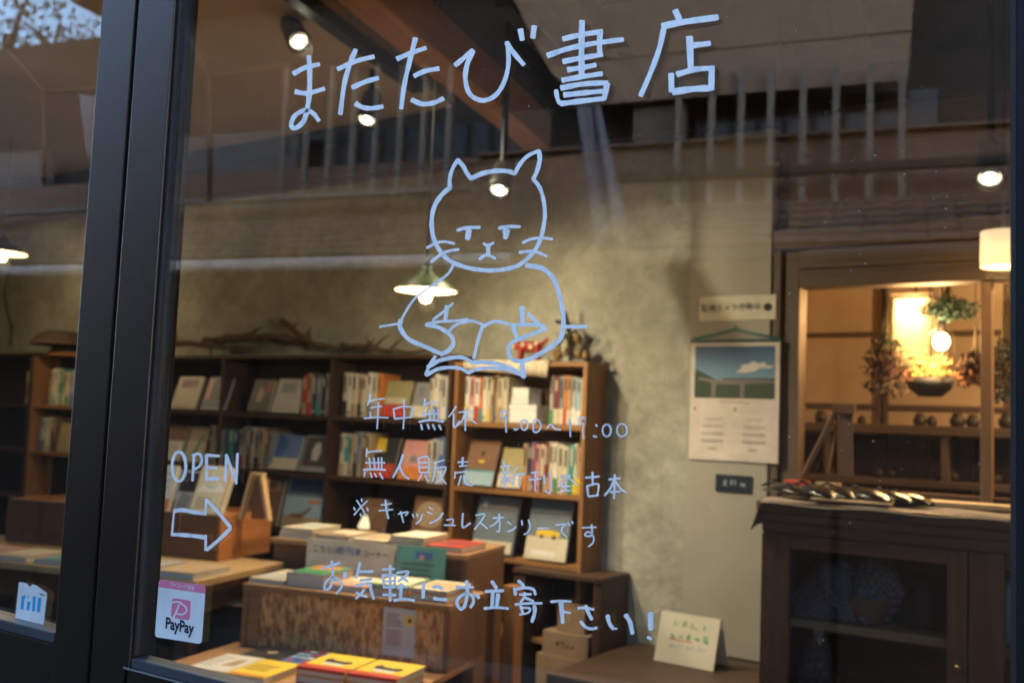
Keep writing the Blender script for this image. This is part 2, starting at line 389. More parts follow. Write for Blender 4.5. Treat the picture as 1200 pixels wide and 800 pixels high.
# ------------------------------------------------------------------ ceiling beam (rotated with the room's fittings)
TA = rad(12.7)
b0 = PY(632, 170, WY - .08)
ub = Vector((math.sin(TA), -math.cos(TA), 0))
bm_ = thing('ceiling_beam', 'orange-brown timber beam crossing the ceiling down to the back wall', 'beam', (b0.x, b0.y, b0.z), TA)
MB().box(-.06, .05, -2.25, 0, -.02, .12).build('timber', BMWOOD, bm_, bevel=.008)
for k in (1, 2):
    lx = [-.42, .45, 1.25][k]
    r = thing('ceiling_rafter', ['dark rafter left of the orange beam', 'dark rafter right of the orange beam', 'dark rafter above the white panel'][k], 'rafter', (b0.x + lx, b0.y, b0.z + .1), TA, 'dark rafters under the ceiling')
    MB().box(-.045, .045, -2.2, 0, 0, .09).build('timber', mat('dark_rafter_wood', (.03, .022, .018), .7, bump=.2), r, bevel=.004)

# ------------------------------------------------------------------ BOOKS
def cmat(c): return mat('cover_%02d_%02d_%02d' % tuple(int(v * 99) for v in c), c, .45, tuple(v * .9 for v in c), scale=40)
CN = {'cream': (.62, .56, .42), 'white': (.74, .72, .66), 'pale grey': (.45, .45, .43), 'grey': (.25, .26, .27), 'black': (.03, .03, .035), 'navy': (.04, .06, .14),
      'blue': (.07, .18, .42), 'teal': (.05, .30, .30), 'green': (.06, .28, .12), 'red': (.50, .05, .03), 'orange': (.65, .22, .05), 'yellow': (.75, .52, .05),
      'brown': (.22, .12, .07), 'tan': (.45, .32, .20), 'pink': (.62, .30, .28), 'purple': (.22, .10, .20), 'slate': (.16, .20, .24), 'sky': (.35, .50, .60), 'olive': (.35, .30, .14), 'maroon': (.20, .04, .04)}
def upright(x, y, z, th, dep, h, c, band, lab, grp, lean=0, parent=None):
    """one closed book, spine towards the street; local: x thickness, y depth (spine at y=0), z height"""
    mb = MB(); t = .0016
    pr = [(0, .003), (th * .25, .0004), (th * .5, -.0008), (th * .75, .0004), (th, .003), (th, dep), (0, dep)]
    mb.prism(pr, 0, h, 'z', 0)
    mb.box(t, th - t, .006, dep - .003, h - .0005, h + .0004, 1)
    # printed title strip and band on the spine
    def strip(z0, z1, w, m, o):
        q = (1 - w) / 2 * th
        mb.add([(q, -.0012 - o, z0), (th / 2, -.0016 - o, z0), (th - q, -.0012 - o, z0), (th - q, -.0012 - o, z1), (th / 2, -.0016 - o, z1), (q, -.0012 - o, z1)], [(0, 1, 4, 5), (1, 2, 3, 4)], m)
    dark = sum(CN[c]) < .7
    k = random.randint(3, 5); z1 = h * .92; 
    zz = z1
    for i in range(k):
        dz = h * random.uniform(.05, .075); strip(zz - dz, zz, .42, 2, 0); zz -= dz + h * .012
    if band: strip(.002, h * random.choice((.30, .33, .36)), 1.0, 3, .0003)
    else: strip(h * .07, h * .12, .5, 2, 0)
    o = mb.build('book', [cmat(CN[c]), PAGES, cmat(CN['cream'] if dark else CN['black']), cmat(CN[band] if band else CN['white'])])
    o.location = (x, y, z); o.rotation_euler = (0, lean, random.uniform(-.02, .02))
    tag(o, lab, 'book', grp); return o
ORD = ['first', 'second', 'third', 'fourth', 'fifth', 'sixth', 'seventh', 'eighth', 'ninth', 'tenth', 'eleventh', 'twelfth', 'thirteenth', 'fourteenth', 'fifteenth', 'sixteenth', 'seventeenth']
ROWZ = [1.306, 1.046, .786]
def row(px0, px1, r, cols, where, hb=.185, inset=.012):
    z = ROWZ[r]; x0 = PY(px0, 500, 2.43).x; x1 = PY(px1, 500, 2.43).x
    ws = []; x = 0; n = len(cols); W_ = x1 - x0
    ws = [random.uniform(.8, 1.25) for _ in cols]; s = sum(ws); ws = [w / s * W_ for w in ws]
    x = x0
    for i, (c, w) in enumerate(zip(cols, ws)):
        band = None
        if '/' in c: c, band = c.split('/')
        h = hb * random.uniform(.93, 1.05)
        upright(x, 2.43 + inset + random.uniform(0, .008), z, w * .94, .125, h, c, band,
                '%s%s spine, %s on %s' % (c, ' and ' + band if band and band != c else '', ORD[i], where), 'upright books in the wall shelves')
        x += w
row(541, 590, 0, ['white/yellow', 'pink/white', 'white/red', 'orange/teal', 'white', 'cream/yellow', 'brown/grey', 'tan', 'cream/tan', 'cream'], 'the top left shelf, bright bookcase')
row(641, 683, 0, ['pale grey/green', 'maroon/cream', 'grey/cream', 'orange/red', 'tan/cream', 'pale grey/white', 'sky/white', 'yellow/orange'], 'the top right shelf, bright bookcase', hb=.19)
row(612, 683, 1, ['tan/orange', 'black/tan', 'purple', 'pink', 'cream/black', 'maroon/tan', 'cream/pink', 'white/green', 'cream', 'cream/tan', 'teal/green', 'cream/yellow', 'tan/yellow'], 'the middle shelf, bright bookcase')
row(396, 441, 0, ['cream/black', 'white', 'cream/tan', 'tan/black', 'cream', 'white/grey', 'cream/tan', 'orange/tan'], 'top shelf, dark bay nearest the bright bookcase')
row(499, 525, 0, ['cream', 'white/blue', 'cream/pink', 'pale grey/white', 'white/sky'], 'top shelf, just beside the bright bookcase')
row(396, 432, 1, ['cream/tan', 'teal/cream', 'tan', 'slate/black', 'grey/tan', 'brown', 'tan/orange'], 'middle shelf, dark bay nearest the bright bookcase')
row(499, 525, 1, ['cream', 'pale grey', 'blue/white', 'white/cream'], 'middle shelf, just beside the bright bookcase')
row(349, 385, 0, ['red/tan', 'tan/red', 'navy', 'slate/teal', 'black', 'pale grey/grey', 'pink/grey'], 'the top shelf, central dark bay')
row(266, 318, 1, ['teal', 'navy', 'cream/red', 'grey', 'brown/maroon', 'pale grey', 'grey/black', 'tan', 'brown/slate', 'grey'], 'the middle shelf, central dark bay')
row(240, 260, 1, ['black', 'tan/grey', 'sky/tan', 'slate/cream'], 'the middle shelf, leftmost dark bay')
row(50, 84, 0, ['tan', 'white/sky', 'cream', 'green/cream', 'teal/green', 'tan/cream', 'cream/green', 'tan', 'sky/blue', 'white/blue'], 'the top shelf in the left pane', hb=.195)
row(44, 63, 1, ['sky/blue', 'cream/grey', 'cream', 'black/grey', 'brown/black'], 'the middle shelf in the left pane')
row(23, 36, 0, ['brown', 'navy/cream', 'slate'], 'the dark shelf at the far left edge')

def book_parts(t, w, d, th, cover, art=None, band=None, spine=None, pages=True):
    """flat book with parts; local: x width, y height of the cover, z thickness, cover up"""
    cm = cmat(CN[cover]) if isinstance(cover, str) else cover
    mb = MB().box(0, w, 0, d, 0, .0015).box(0, w, 0, d, th - .0015, th).box(0, .002, 0, d, .0015, th - .0015)
    mb.build('cover', cm, t)
    MB().box(.0022, w - .003, .003, d - .003, .0016, th - .0016).build('page_block', PAGES, t)
    if band:
        bh = d * .33
        B(-.0003, w + .0003, .0, bh, th + .0003, th + .0009).build('paper_band', cmat(CN[band]), t)
    if art: art(t, w, d, th + .0012)
def art_block(col, x0, x1, y0, y1):
    def f(t, w, d, z): B(w * x0, w * x1, d * y0, d * y1, z - .0008, z).build('cover_print', cmat(CN[col]), t)
    return f
def art_multi(*fs):
    def f(t, w, d, z):
        for i, g in enumerate(fs): g(t, w, d, z + i * .0004)
    return f
def art_lines(col, x0, x1, y0, y1, n):
    def f(t, w, d, z):
        mb = MB()
        for i in range(n):
            yy = d * (y0 + (y1 - y0) * (i + .5) / n); mb.box(w * x0, w * (x0 + (x1 - x0) * random.uniform(.6, 1)), yy - d * .009, yy + d * .009, z - .0006, z)
        mb.build('cover_lettering', cmat(CN[col]), t)
    return f
def art_poly(col, pts):
    def f(t, w, d, z): MB().prism([(x * w, y * d) for x, y in pts], z - .0006, z, 'z').build('cover_picture', cmat(CN[col]), t)
    return f
def faceout(px0, px1, r, h, cover, lab, art=None, band=None, lean=20, yoff=.025, z=None, th=.016, Y=2.43, rz=0, wmax=None):
    x0 = PY(px0, 500, Y).x; x1 = PY(px1, 500, Y).x; w = x1 - x0
    t = thing('book', lab, 'book', (x0, Y + yoff, (ROWZ[r] if z is None else z) + .003), 0, 'face-out books on the wall shelves')
    t.rotation_euler = (rad(90 - lean), 0, rz)
    book_parts(t, w, h, th, cover, art, band)
    return t
faceout(543, 577, 1, .185, 'brown', 'brown book with a turquoise paper band, face out in the bright bookcase', art_multi(art_block('yellow', .4, .6, .5, .56), art_poly('black', [(.45, .66), (.55, .66), (.57, .72), (.5, .77), (.43, .72)]), art_block('teal', .03, .97, .3, .34)), 'sky', lean=17)
faceout(583, 610, 1, .16, 'olive', 'olive book with a cream band and lettering, facing out beside the brown one', art_multi(art_lines('brown', .15, .85, .08, .3, 3)), 'cream', lean=17)
faceout(556, 603, 2, .225, 'slate', 'dark book with a silver title and pale foot, bottom left of the bright bookcase', art_multi(art_block('grey', .05, .95, .75, .97), art_block('cream', .02, .98, .02, .22), art_lines('white', .1, .8, .07, .18, 2), art_poly('white', [(.12, .82), (.2, .8), (.24, .88), (.16, .92)])), lean=14)
faceout(618, 666, 2, .24, 'slate', 'dark teal picture book with a small yellow car, bottom right of the bright bookcase', art_multi(art_block('cream', .0, 1, .0, .36), art_poly('yellow', [(.22, .37), (.78, .37), (.8, .44), (.66, .47), (.34, .48), (.22, .45)]), art_block('white', .15, .75, .06, .15), art_poly('black', [(.32, .34), (.4, .34), (.4, .39), (.32, .39)]), art_poly('black', [(.62, .34), (.7, .34), (.7, .39), (.62, .39)])), lean=13)
faceout(443, 472, 0, .16, 'olive', 'olive book with a red band standing face out above the words on the glass', art_multi(art_block('cream', .1, .9, .36, .52), art_lines('tan', .12, .88, .4, .5, 2)), 'red', lean=16)
faceout(477, 497, 0, .155, 'grey', 'narrow grey book with a cream foot, face out beside the red-banded one', art_lines('black', .3, .7, .6, .85, 3), 'cream', lean=16)
faceout(434, 460, 1, .18, 'black', 'black and yellow book with a broad red foot, face out on the middle dark shelf', art_multi(art_poly('yellow', [(0, .6), (.45, .62), (.4, .95), (.02, .98)]), art_lines('orange', .1, .9, .08, .3, 2)), 'red', lean=17)
faceout(466, 497, 1, .17, 'pink', 'pinkish book with an orange band, face out on the middle dark shelf', art_multi(art_poly('slate', [(.3, .45), (.6, .45), (.52, .62), (.38, .6)])), 'orange', lean=17)
faceout(286, 310, 0, .16, 'black', 'black book with a red-edged portrait, face out in the central dark bay', art_multi(art_block('maroon', .7, 1, .55, .95), art_poly('tan', [(.3, .3), (.55, .3), (.6, .55), (.5, .75), (.35, .7)])), lean=17)
faceout(314, 344, 0, .165, 'pale grey', 'pale grey book with a darker title square, face out in the central dark bay', art_multi(art_block('grey', .2, .75, .58, .88), art_lines('tan', .1, .9, .08, .25, 2)), lean=17)
faceout(315, 346, 1, .165, 'blue', 'deep blue book with a cream band, face out in the central dark bay', art_lines('navy', .2, .8, .55, .8, 2), 'cream', lean=18)
faceout(350, 381, 1, .17, 'grey', 'pale-edged book with a black ink portrait, face out near the divider', art_multi(art_block('black', .07, .95, .14, .94), art_poly('pale grey', [(.4, .3), (.62, .3), (.68, .55), (.6, .8), (.42, .78), (.34, .55)])), lean=18)
faceout(196, 224, 0, .17, 'cream', 'cream book with a violet title block, face out on the leftmost dark shelf', art_multi(art_block('purple', .2, .85, .66, .92), art_lines('tan', .1, .95, .05, .12, 2)), lean=18)
faceout(231, 259, 0, .17, 'navy', 'navy book with a pink edge strip, face out on the leftmost dark shelf', art_multi(art_block('pink', .05, .25, .3, .95), art_block('slate', .0, 1, .1, .3), art_block('pale grey', .0, 1, .0, .07)), lean=18)
faceout(183, 210, 1, .185, 'brown', 'book with a brown top and broad white foot, face out above the OPEN sign', art_multi(art_block('white', .0, 1, .0, .55), art_lines('grey', .15, .85, .15, .45, 3)), lean=17)
faceout(214, 237, 1, .18, 'tan', 'pale book with a green stem drawing, face out above the OPEN sign', art_multi(art_block('cream', .0, 1, .0, .6), art_poly('green', [(.4, .2), (.55, .2), (.75, .75), (.65, .78)])), lean=17)
faceout(66, 79, 1, .16, 'olive', 'olive book leaning in the middle shelf of the left pane', None, lean=8)
faceout(332, 378, 2, .24, 'slate', 'tall picture book with a blue-grey sky and a reclining brown animal', art_multi(art_block('sky', .03, .97, .22, .62), art_block('tan', .03, .97, .02, .24), art_poly('brown', [(.2, .22), (.5, .2), (.68, .36), (.74, .42), (.68, .42), (.5, .3), (.22, .28)]), art_poly('orange', [(.6, .5), (.9, .5), (.9, .56), (.6, .56)]), art_block('navy', .1, .9, .7, .92)), lean=12)
faceout(288, 328, 2, .22, 'brown', 'brown book with a framed pale title strip, behind the wooden box', art_multi(art_block('tan', .1, .9, .72, .94), art_block('brown', .2, .8, .76, .9), art_lines('grey', .1, .8, .3, .6, 3)), lean=12)
faceout(484, 522, 2, .20, 'brown', 'dark book with a round pinkish picture, on the low shelf beside the bright bookcase', art_multi(art_poly('tan', [(.5 + .42 * math.cos(a * .4), .62 + .28 * math.sin(a * .4)) for a in range(16)]), art_block('black', .1, .9, .1, .2)), lean=10)
faceout(424, 452, 2, .17, 'brown', 'dark brown book standing behind the small lamp', art_lines('tan', .2, .8, .5, .8, 3), lean=10)
# white storage boxes stacked in the bright bookcase
for (a, b_, z0, z1, lab) in ((595, 627, 0, .072, 'wide white box at the bottom of the stack in the bright bookcase'), (597, 617, .073, .101, 'white book lying flat on the wide white box'), (598, 617, .102, .138, 'small white box topmost in the bright bookcase stack')):
    x0, x1 = PY(a, 480, 2.44).x, PY(b_, 480, 2.44).x
    t = thing('paper_box', lab, 'box', (x0, 2.45, ROWZ[0] + z0 + .001), 0, 'white boxes stacked on the top shelf')
    MB().box(0, x1 - x0, 0, .1, 0, (z1 - z0) * .72).build('base', WPAPER, t, bevel=.002)
    MB().box(-.001, x1 - x0 + .001, -.001, .101, (z1 - z0) * .73, z1 - z0).build('lid', WPAPER, t, bevel=.002)

# ------------------------------------------------------------------ BOOKCASES
def bookcase(name, lab, x0, x1, divs, zt, rows_z, mx, mz, y0=2.43, dep=.158, back=mat('black_shelf_back', (.018, .011, .008), .7), ztop_extra=None):
    t = thing(name, lab, 'bookcase', (x0, y0, 0), 0)
    W_ = x1 - x0; T = .018
    B(.0, T, 0, dep, .08, zt - T).build('side_panel', mz, t, bevel=.0015)
    B(W_ - T, W_, 0, dep, .08, zt - T).build('side_panel', mz, t, bevel=.0015)
    B(-.004, W_ + .004, -.004, dep, zt - T + .001, zt).build('top', mx, t, bevel=.0015)
    xs = [0] + [d - x0 for d in divs] + [W_]
    for d in divs: B(d - x0 - T / 2, d - x0 + T / 2, .001, dep - .002, .08, zt - T - .001).build('divider', mz, t, bevel=.0015)
    for a, b_ in zip(xs[:-1], xs[1:]):
        for z in rows_z:
            B(a + (T if a == 0 else T / 2) + .001, b_ - (T if b_ == W_ else T / 2) - .001, .003, dep - .012, z - .018, z).build('shelf', mx, t, bevel=.0015)
    B(T, W_ - T, dep - .008, dep - .001, .1, zt - T - .002).build('back_panel', back or DKWOOD, t)
    return t
RZ = [z - .006 + .004 for z in ROWZ]
bookcase('bookcase', 'long dark wooden bookcase against the plaster wall, left of the bright one', -4.60, -2.485, [-3.872, -3.155], 1.578, RZ + [.5, .25], DKWOOD, DKWOODZ)
bookcase('bookcase', 'brightly lit orange-brown bookcase at the right end of the wall shelves', -2.468, -1.852, [], 1.545, RZ + [.5], LTWOOD, LTWOODZ, back=wood('mid_brown_back', (.13, .07, .04), (.08, .045, .025), 0))


bookcase('bookcase', 'lit orange-brown bookcase seen through the left pane', -5.46, -4.62, [], 1.60, RZ + [.5], LTWOOD, LTWOODZ)
bookcase('bookcase', 'dark bookcase at the far left edge of the left pane', -6.4, -5.48, [], 1.60, RZ + [.5], DKWOOD, DKWOODZ)

# things on top of the bookcases
DRIFT = mat('driftwood', (.16, .11, .075), .85, (.09, .06, .04), scale=10, stretch=(2, 8, 8), bump=.5)
def branch(pts, r, lab):
    t = thing('driftwood', lab, 'driftwood', pts[0], 0, 'driftwood lying on the bookcases')
    p0 = Vector(pts[0]); ps = [Vector(p) - p0 for p in pts]
    o = []
    for i in range(len(ps) - 1):
        for k in range(4):
            q = ps[i].lerp(ps[i + 1], k / 4); o.append(q + Vector((0, random.uniform(-.006, .006), random.uniform(-.006, .006))))
    o.append(ps[-1]); n = len(o)
    MB().tube(o, [r * (1 - .6 * i / n) * random.uniform(.85, 1.15) for i in range(n)], 8).build('stem', DRIFT, t)
    for k in range(3):
        i = random.randint(2, n - 3); d = Vector((random.uniform(-.1, .1), random.uniform(-.03, .03), random.uniform(.02, .08)))
        MB().tube([o[i], o[i] + d * .6, o[i] + d + Vector((.02, 0, 0))], [r * .4, r * .3, r * .12], 6).build('twig', DRIFT, t)
def TP(px, py, y=2.50): p = PY(px, py, y); return (p.x, p.y, p.z)
branch([TP(330, 376), TP(350, 392), TP(372, 404), TP(400, 408), TP(450, 410)], .018, 'driftwood branch with its tip rising from the dark bookcase, right of the others')
branch([TP(240, 402), TP(275, 396, 2.52), TP(310, 394, 2.52), TP(345, 398, 2.52), TP(380, 404, 2.52)], .026, 'thick arched driftwood limb lying on the middle of the dark bookcase')
branch([TP(186, 402, 2.48), TP(215, 402, 2.48), TP(250, 406, 2.48), TP(300, 408, 2.48)], .018, 'pale low driftwood stick at the left end of the dark bookcase')
branch([TP(400, 405, 2.50), TP(430, 407), TP(465, 411), TP(505, 411)], .014, 'thin dark driftwood stick just left of the cat drawing')
t = thing('basket', 'shallow dark upturned basket on the bookcase in the left pane', 'basket', TP(72, 405, 2.51))
MB().lathe([(.16, 0), (.165, .02), (.13, .06), (.08, .082), (0, .088)], 20).build('shell', mat('dark_wicker', (.07, .045, .03), .8, bump=.8, bscale=90), t)
MB().lathe([(.165, .0), (.172, .008), (.165, .016), (.158, .008), (.165, .0)], 20).build('rim', DRIFT, t)
# cloth runner draped over the bright bookcase top
cx0, cx1 = PY(545, 424, 2.43).x, PY(645, 424, 2.43).x
mb = MB(); prof = [(2.585, 1.553), (2.50, 1.551), (2.435, 1.551), (2.421, 1.546), (2.419, 1.52), (2.420, 1.485)]
n = 14; vs = []
for j, (y, z) in enumerate(prof):
    for i in range(n + 1):
        u = i / n; w_ = .003 * math.sin(u * 17) * (j > 3) * (j - 2); vs.append((cx0 + (cx1 - cx0) * u, y + w_ - .002, z + (.03 * (1 - u) if j == 5 else 0) + .012 * math.sin(u * 3) * (j < 3) * .3))
mb.add(vs, [(j * (n + 1) + i, j * (n + 1) + i + 1, (j + 1) * (n + 1) + i + 1, (j + 1) * (n + 1) + i) for j in range(len(prof) - 1) for i in range(n)], 0, True)
o = tag(mb.build('cloth_runner', mat('cream_printed_cloth', (.62, .55, .42), .85, (.40, .34, .26), scale=60, lo=.4, hi=.5)), 'cream printed cloth draped over the top of the bright bookcase', 'cloth')
m_ = o.modifiers.new('s', 'SOLIDIFY'); m_.thickness = .002

# red toy animal
RED = mat('red_lacquer', (.42, .04, .025), .35, (.3, .03, .02), scale=20)
p = TP(598, 420, 2.47); t = thing('toy_animal', 'small red toy animal with pale spots standing on the draped cloth', 'toy', (p[0], 2.49, 1.556), rad(8))
mb = MB().ball((.075, 0, .055), .028, sq=(1.9, .8, .85)).ball((.02, 0, .06), .02, sq=(1.1, .9, 1)).tube([(.115, 0, .06), (.145, 0, .082), (.15, 0, .09)], [.009, .007, .004])
mb.ball((.012, .012, .079), .008, sq=(.6, .5, 1.2)).ball((.012, -.012, .079), .008, sq=(.6, .5, 1.2))
mb.build('body', RED, t)
for dx, dy in ((.035, .013), (.035, -.013), (.11, .013), (.11, -.013)): MB().tube([(dx, dy, .05), (dx, dy, .002)], [.009, .007]).build('leg', RED, t)
for q in ((.05, -.024, .06), (.085, -.023, .05), (.108, -.02, .066), (.004, -.012, .055)): MB().ball(q, .009, sq=(1, .4, 1)).build('spot', flat('toy_cream', (.7, .55, .35)), t)

# pine-cone and twig ornament
p = PY(648, 424, 2.49); t = thing('twig_ornament', 'dark ornament of twigs and golden cones on the right end of the bright bookcase', 'ornament', (p.x, 2.49, 1.547))
TW = mat('dark_moss_twig', (.03, .03, .02), .8)
GOLD = mat('golden_cone', (.42, .27, .11), .5, (.16, .09, .04), scale=40)
def OL(px, py): q = PY(px, py, 2.49); return Vector((q.x - p.x, random.uniform(-.02, .02), q.z - 1.547))
for px, py, r in ((655, 416, .026), (667, 400, .022), (679, 415, .02), (677, 397, .018), (688, 418, .014), (664, 412, .016)):
    c = OL(px, py); mb = MB()
    for k in range(7):
        a = k / 6; mb.lathe([(r * math.sin(.3 + a * 2.5) * 1.0, -r + 2 * r * a), (r * math.sin(.3 + a * 2.5) * .75, -r + 2 * r * a + .006)], 9, c)
    mb.ball(c, r * .8); mb.build('cone', GOLD, t)
for k, pts in enumerate((((668, 422), (668, 400), (664, 380), (662, 366)), ((664, 384), (655, 377), (650, 376)), ((672, 420), (684, 405), (692, 397), (690, 394)), ((668, 392), (675, 388), (682, 398)), ((692, 396), (693, 405), (684, 408)), ((660, 420), (657, 402), (664, 392)), ((676, 420), (684, 412), (690, 422)))):
    MB().tube([OL(*q) for q in pts], .007 if k else .011, 7).build('twig', TW, t)
mb = MB()
for k in range(160):
    c = OL(random.gauss(671, 9), random.gauss(405, 9)); a = Vector((random.uniform(-1, 1), random.uniform(-1, 1), random.uniform(-1, 1))).normalized() * .014; b_ = a.orthogonal().normalized() * .003
    if c.z > .002: mb.add([c, c + a * .5 + b_, c + a, c + a * .5 - b_], [(0, 1, 2, 3)])
q = mb.build('sprigs', mat('dark_green_sprig', (.035, .045, .025), .8), t); q['kind'] = 'stuff'

# small glowing reading lamp on the low dark shelf
p = PY(418, 612, 2.40); t = thing('small_lamp', 'small cone lamp glowing pale yellow among the books on the low shelf', 'lamp', (p.x, 2.46, ROWZ[2]))
MB().lathe([(.028, 0), (.028, .006), (.004, .01), (.004, .05)], 16).build('stand', DARKM, t)
MB().lathe([(.036, .045), (.03, .065), (.012, .098), (.0, .10)], 18).build('lamp_shade', mat('glowing_shade', (.8, .75, .55), .6, emit=(1, .86, .55), estr=.14), t)

# ------------------------------------------------------------------ DISPLAY TABLES
def tbl_frame(p): return Matrix.Translation(p) @ Matrix.Rotation(TA, 4, 'Z')
# tier 1 (back, tallest)
R1 = PZ(548, 650, .88)
t1 = thing('display_counter', 'tall wooden display counter behind the chipboard stand, topped with a row of paperbacks', 'counter', (R1.x, R1.y, 0), TA)
B(-.74, 0, -.008, .34, .862, .88).build('top', TBWOOD, t1, bevel=.003)
B(-.02, -.001, .0, .335, 0, .861).build('side_panel', wood('counter_side_wood', (.20, .10, .055), (.12, .06, .03), 2), t1, bevel=.002)
B(-.735, -.022, .02, .032, 0, .861).build('front_panel', wood('counter_front_wood', (.17, .09, .05), (.11, .055, .03), 0), t1)
B(-.739, -.72, .034, .335, 0, .861).build('side_panel', DKWOODZ, t1)
# tier 2: OSB stand
OSB = mat('chipboard_flakes', (.66, .36, .15), .7, (.22, .10, .04), scale=75, stretch=(1, 1, .4), detail=2, lo=.36, hi=.62, bump=.25, bscale=50)
R2 = PZ(528, 709, .78)
t2 = thing('chipboard_stand', 'lower display stand with a chipboard front and pale wooden edges', 'stand', (R2.x, R2.y, 0), TA)
B(-.70, 0, -.006, .27, .762, .78).build('top', TBWOOD, t2, bevel=.003)
B(-.70, -.682, .0, .265, .592, .761).build('side_panel', TBWOOD, t2, bevel=.002)
B(-.02, -.0, .0, .265, .592, .761).build('side_panel', wood('stand_side_wood', (.24, .12, .06), (.15, .075, .035), 2), t2, bevel=.002)
B(-.681, -.64, .004, .02, .592, .761).build('batten', TBWOOD, t2, bevel=.002)
B(-.639, -.021, .008, .018, .592, .761).build('front_panel', OSB, t2)
B(-.74, .0, -.55, .265, .572, .59).build('base_board', wood('base_board_wood', (.42, .22, .10), (.30, .15, .06), 1), t2, bevel=.003)
for x, y in ((-.70, -.5), (-.05, -.5), (-.70, .22), (-.05, .22)): B(x, x + .04, y, y + .04, 0, .571).build('leg', LTWOODZ, t2, bevel=.003)

def flatbook(parentM, x, y, z, w, d, th, cover, lab, rz=0, art=None, band=None, grp='books lying flat on the display tables', cat='book', name='book'):
    M_ = parentM @ Matrix.Translation((x, y, z + .0006)) @ Matrix.Rotation(rz, 4, 'Z')
    t = thing(name, lab, cat, group=grp); t.matrix_world = M_
    book_parts(t, w, d, th, cover, art, band); return t
M1 = tbl_frame(Vector((R1.x, R1.y, 0))); M2 = tbl_frame(Vector((R2.x, R2.y, 0)))
xs = [-.735, -.60, -.47, -.335, -.20, -.13]
tops = [('cream', 'cream paperback stack at the left end of the tall counter', 'sky', .022), ('tan', 'tan paperback on the tall counter, second of the row', 'cream', .024), ('cream', 'cream paperback on the tall counter above the white sign', 'tan', .018),
        ('pale grey', 'grey-edged paperback on the tall counter left of the red one', 'cream', .025), ('red', 'red paperback at the right end of the tall counter', 'maroon', .020)]
px_l = [356, 412, 447, 484, 512]
Minv = M1.inverted()
for i, ((c, lab, ac, th), pl) in enumerate(zip(tops, (350, 396, 436, 474, 527))):
    lp = Minv @ PZ(pl, 634 if i < 4 else 648, .88)
    x = [-.71, -.565, -.43, -.29, -.15][i]
    flatbook(M1, x, .012, .88, .128, .188, th, c, lab, random.uniform(-.05, .05), art_multi(art_block(ac, .1, .9, .3, .8), art_lines('grey', .15, .8, .1, .25, 2)))
    if i in (0, 3): flatbook(M1, x + .004, .015, .88 + th + .001, .126, .186, .014, 'cream', ['cream volume on top of the leftmost counter stack', '', '', 'pale volume on top of the grey-edged counter book'][i], random.uniform(-.04, .04), art_block('sky', .2, .8, .4, .7))
# books on the chipboard stand
spec = [(-.69, .015, .125, .20, .016, 'cream', 'cream book with dark edge at the left corner of the chipboard stand', 'pale grey'), (-.56, .02, .13, .19, .042, 'slate', 'thick grey stack of magazines on the chipboard stand', 'green'),
        (-.415, .02, .13, .18, .020, 'pink', 'pinkish book on the chipboard stand under the white sign', 'tan'), (-.275, .015, .125, .185, .022, 'tan', 'tan book on the chipboard stand near the teal sign', 'orange'), (-.14, .01, .125, .19, .022, 'orange', 'orange-edged book at the right corner of the chipboard stand', 'cream')]
for x, y, w, d, th, c, lab, ac in spec:
    flatbook(M2, x, y, .78, w, d, th, c, lab, random.uniform(-.04, .04), art_multi(art_block(ac, .05, .95, .1, .95), art_block('orange' if ac == 'green' else 'cream', .15, .8, .5, .9)))
flatbook(M2, -.27, .018, .802 + .001, .125, .17, .012, 'green', 'thin green-edged book on top of the tan one', .05, art_block('cream', .05, .95, .05, .95))
flatbook(M2, -.135, .015, .8035, .12, .17, .012, 'cream', 'cream book topmost at the right end of the chipboard stand', -.03, art_block('tan', .1, .9, .2, .8))
# bottom tier books
def onz(px, py, z): return M2.inverted() @ PZ(px, py, z)
q = onz(300, 796, .59)
def catprint(t, w, d, z):
    for k in (0,):
        mb = MB(); 
        mb.prism([(w * .25, d * .45), (w * .7, d * .42), (w * .8, d * .52), (w * .74, d * .62), (w * .60, d * .56), (w * .35, d * .6), (w * .3, d * .7), (w * .2, d * .6)], z - .0004, z, 'z')
        mb.build('cat_print', cmat(CN['black']), t)
    B(w * .3, w * .72, d * .3, d * .41, z - .0004, z).build('cover_print', cmat(CN['white']), t)
    B(0, w, -.0004, d * .2, z - .0004, z + .0002).build('red_band', cmat(CN['red']), t); B(0, w, -.0008, -.0001, z - .009, z).build('red_band', cmat(CN['red']), t)
L3 = [(-.63, -.345, .13, .19, .014, 'cream', 'cream picture book at the front left of the lowest tier', 'white', 0), (-.60, -.145, .14, .135, .012, 'black', 'black book with a small gold emblem on the lowest tier', 'tan', 0),
      (-.455, -.155, .13, .14, .014, 'blue', 'blue patterned book on the lowest tier beside the black one', 'sky', 0), (-.485, -.365, .12, .18, .020, 'yellow', 'thin yellow book at the front of the lowest tier', 'yellow', 0)]
for x, y, w, d, th, c, lab, ac, rz in L3:
    art_ = {'cream': art_multi(art_block('white', .05, .95, .05, .95), art_poly('tan', [(.55, .3), (.85, .35), (.8, .75), (.6, .7)]), art_lines('grey', .1, .5, .2, .8, 5)),
            'black': art_multi(art_poly('tan', [(.42, .4), (.58, .4), (.64, .52), (.5, .66), (.36, .52)]), art_lines('brown', .15, .85, .1, .25, 2)),
            'blue': art_multi(*[art_poly(random.choice(('sky', 'navy', 'white', 'red', 'sky')), [(u, v), (u + .14, v + .03), (u + .1, v + .15), (u - .03, v + .1)]) for u, v in [(.08 + .2 * (i % 4), .08 + .22 * (i // 4)) for i in range(16)]]),
            'yellow': art_multi(art_block('orange', .05, .95, .02, .1), art_lines('black', .1, .9, .3, .7, 3))}[c]
    flatbook(M2, x, y, .59, w, d, th, c, lab, rz, art_)
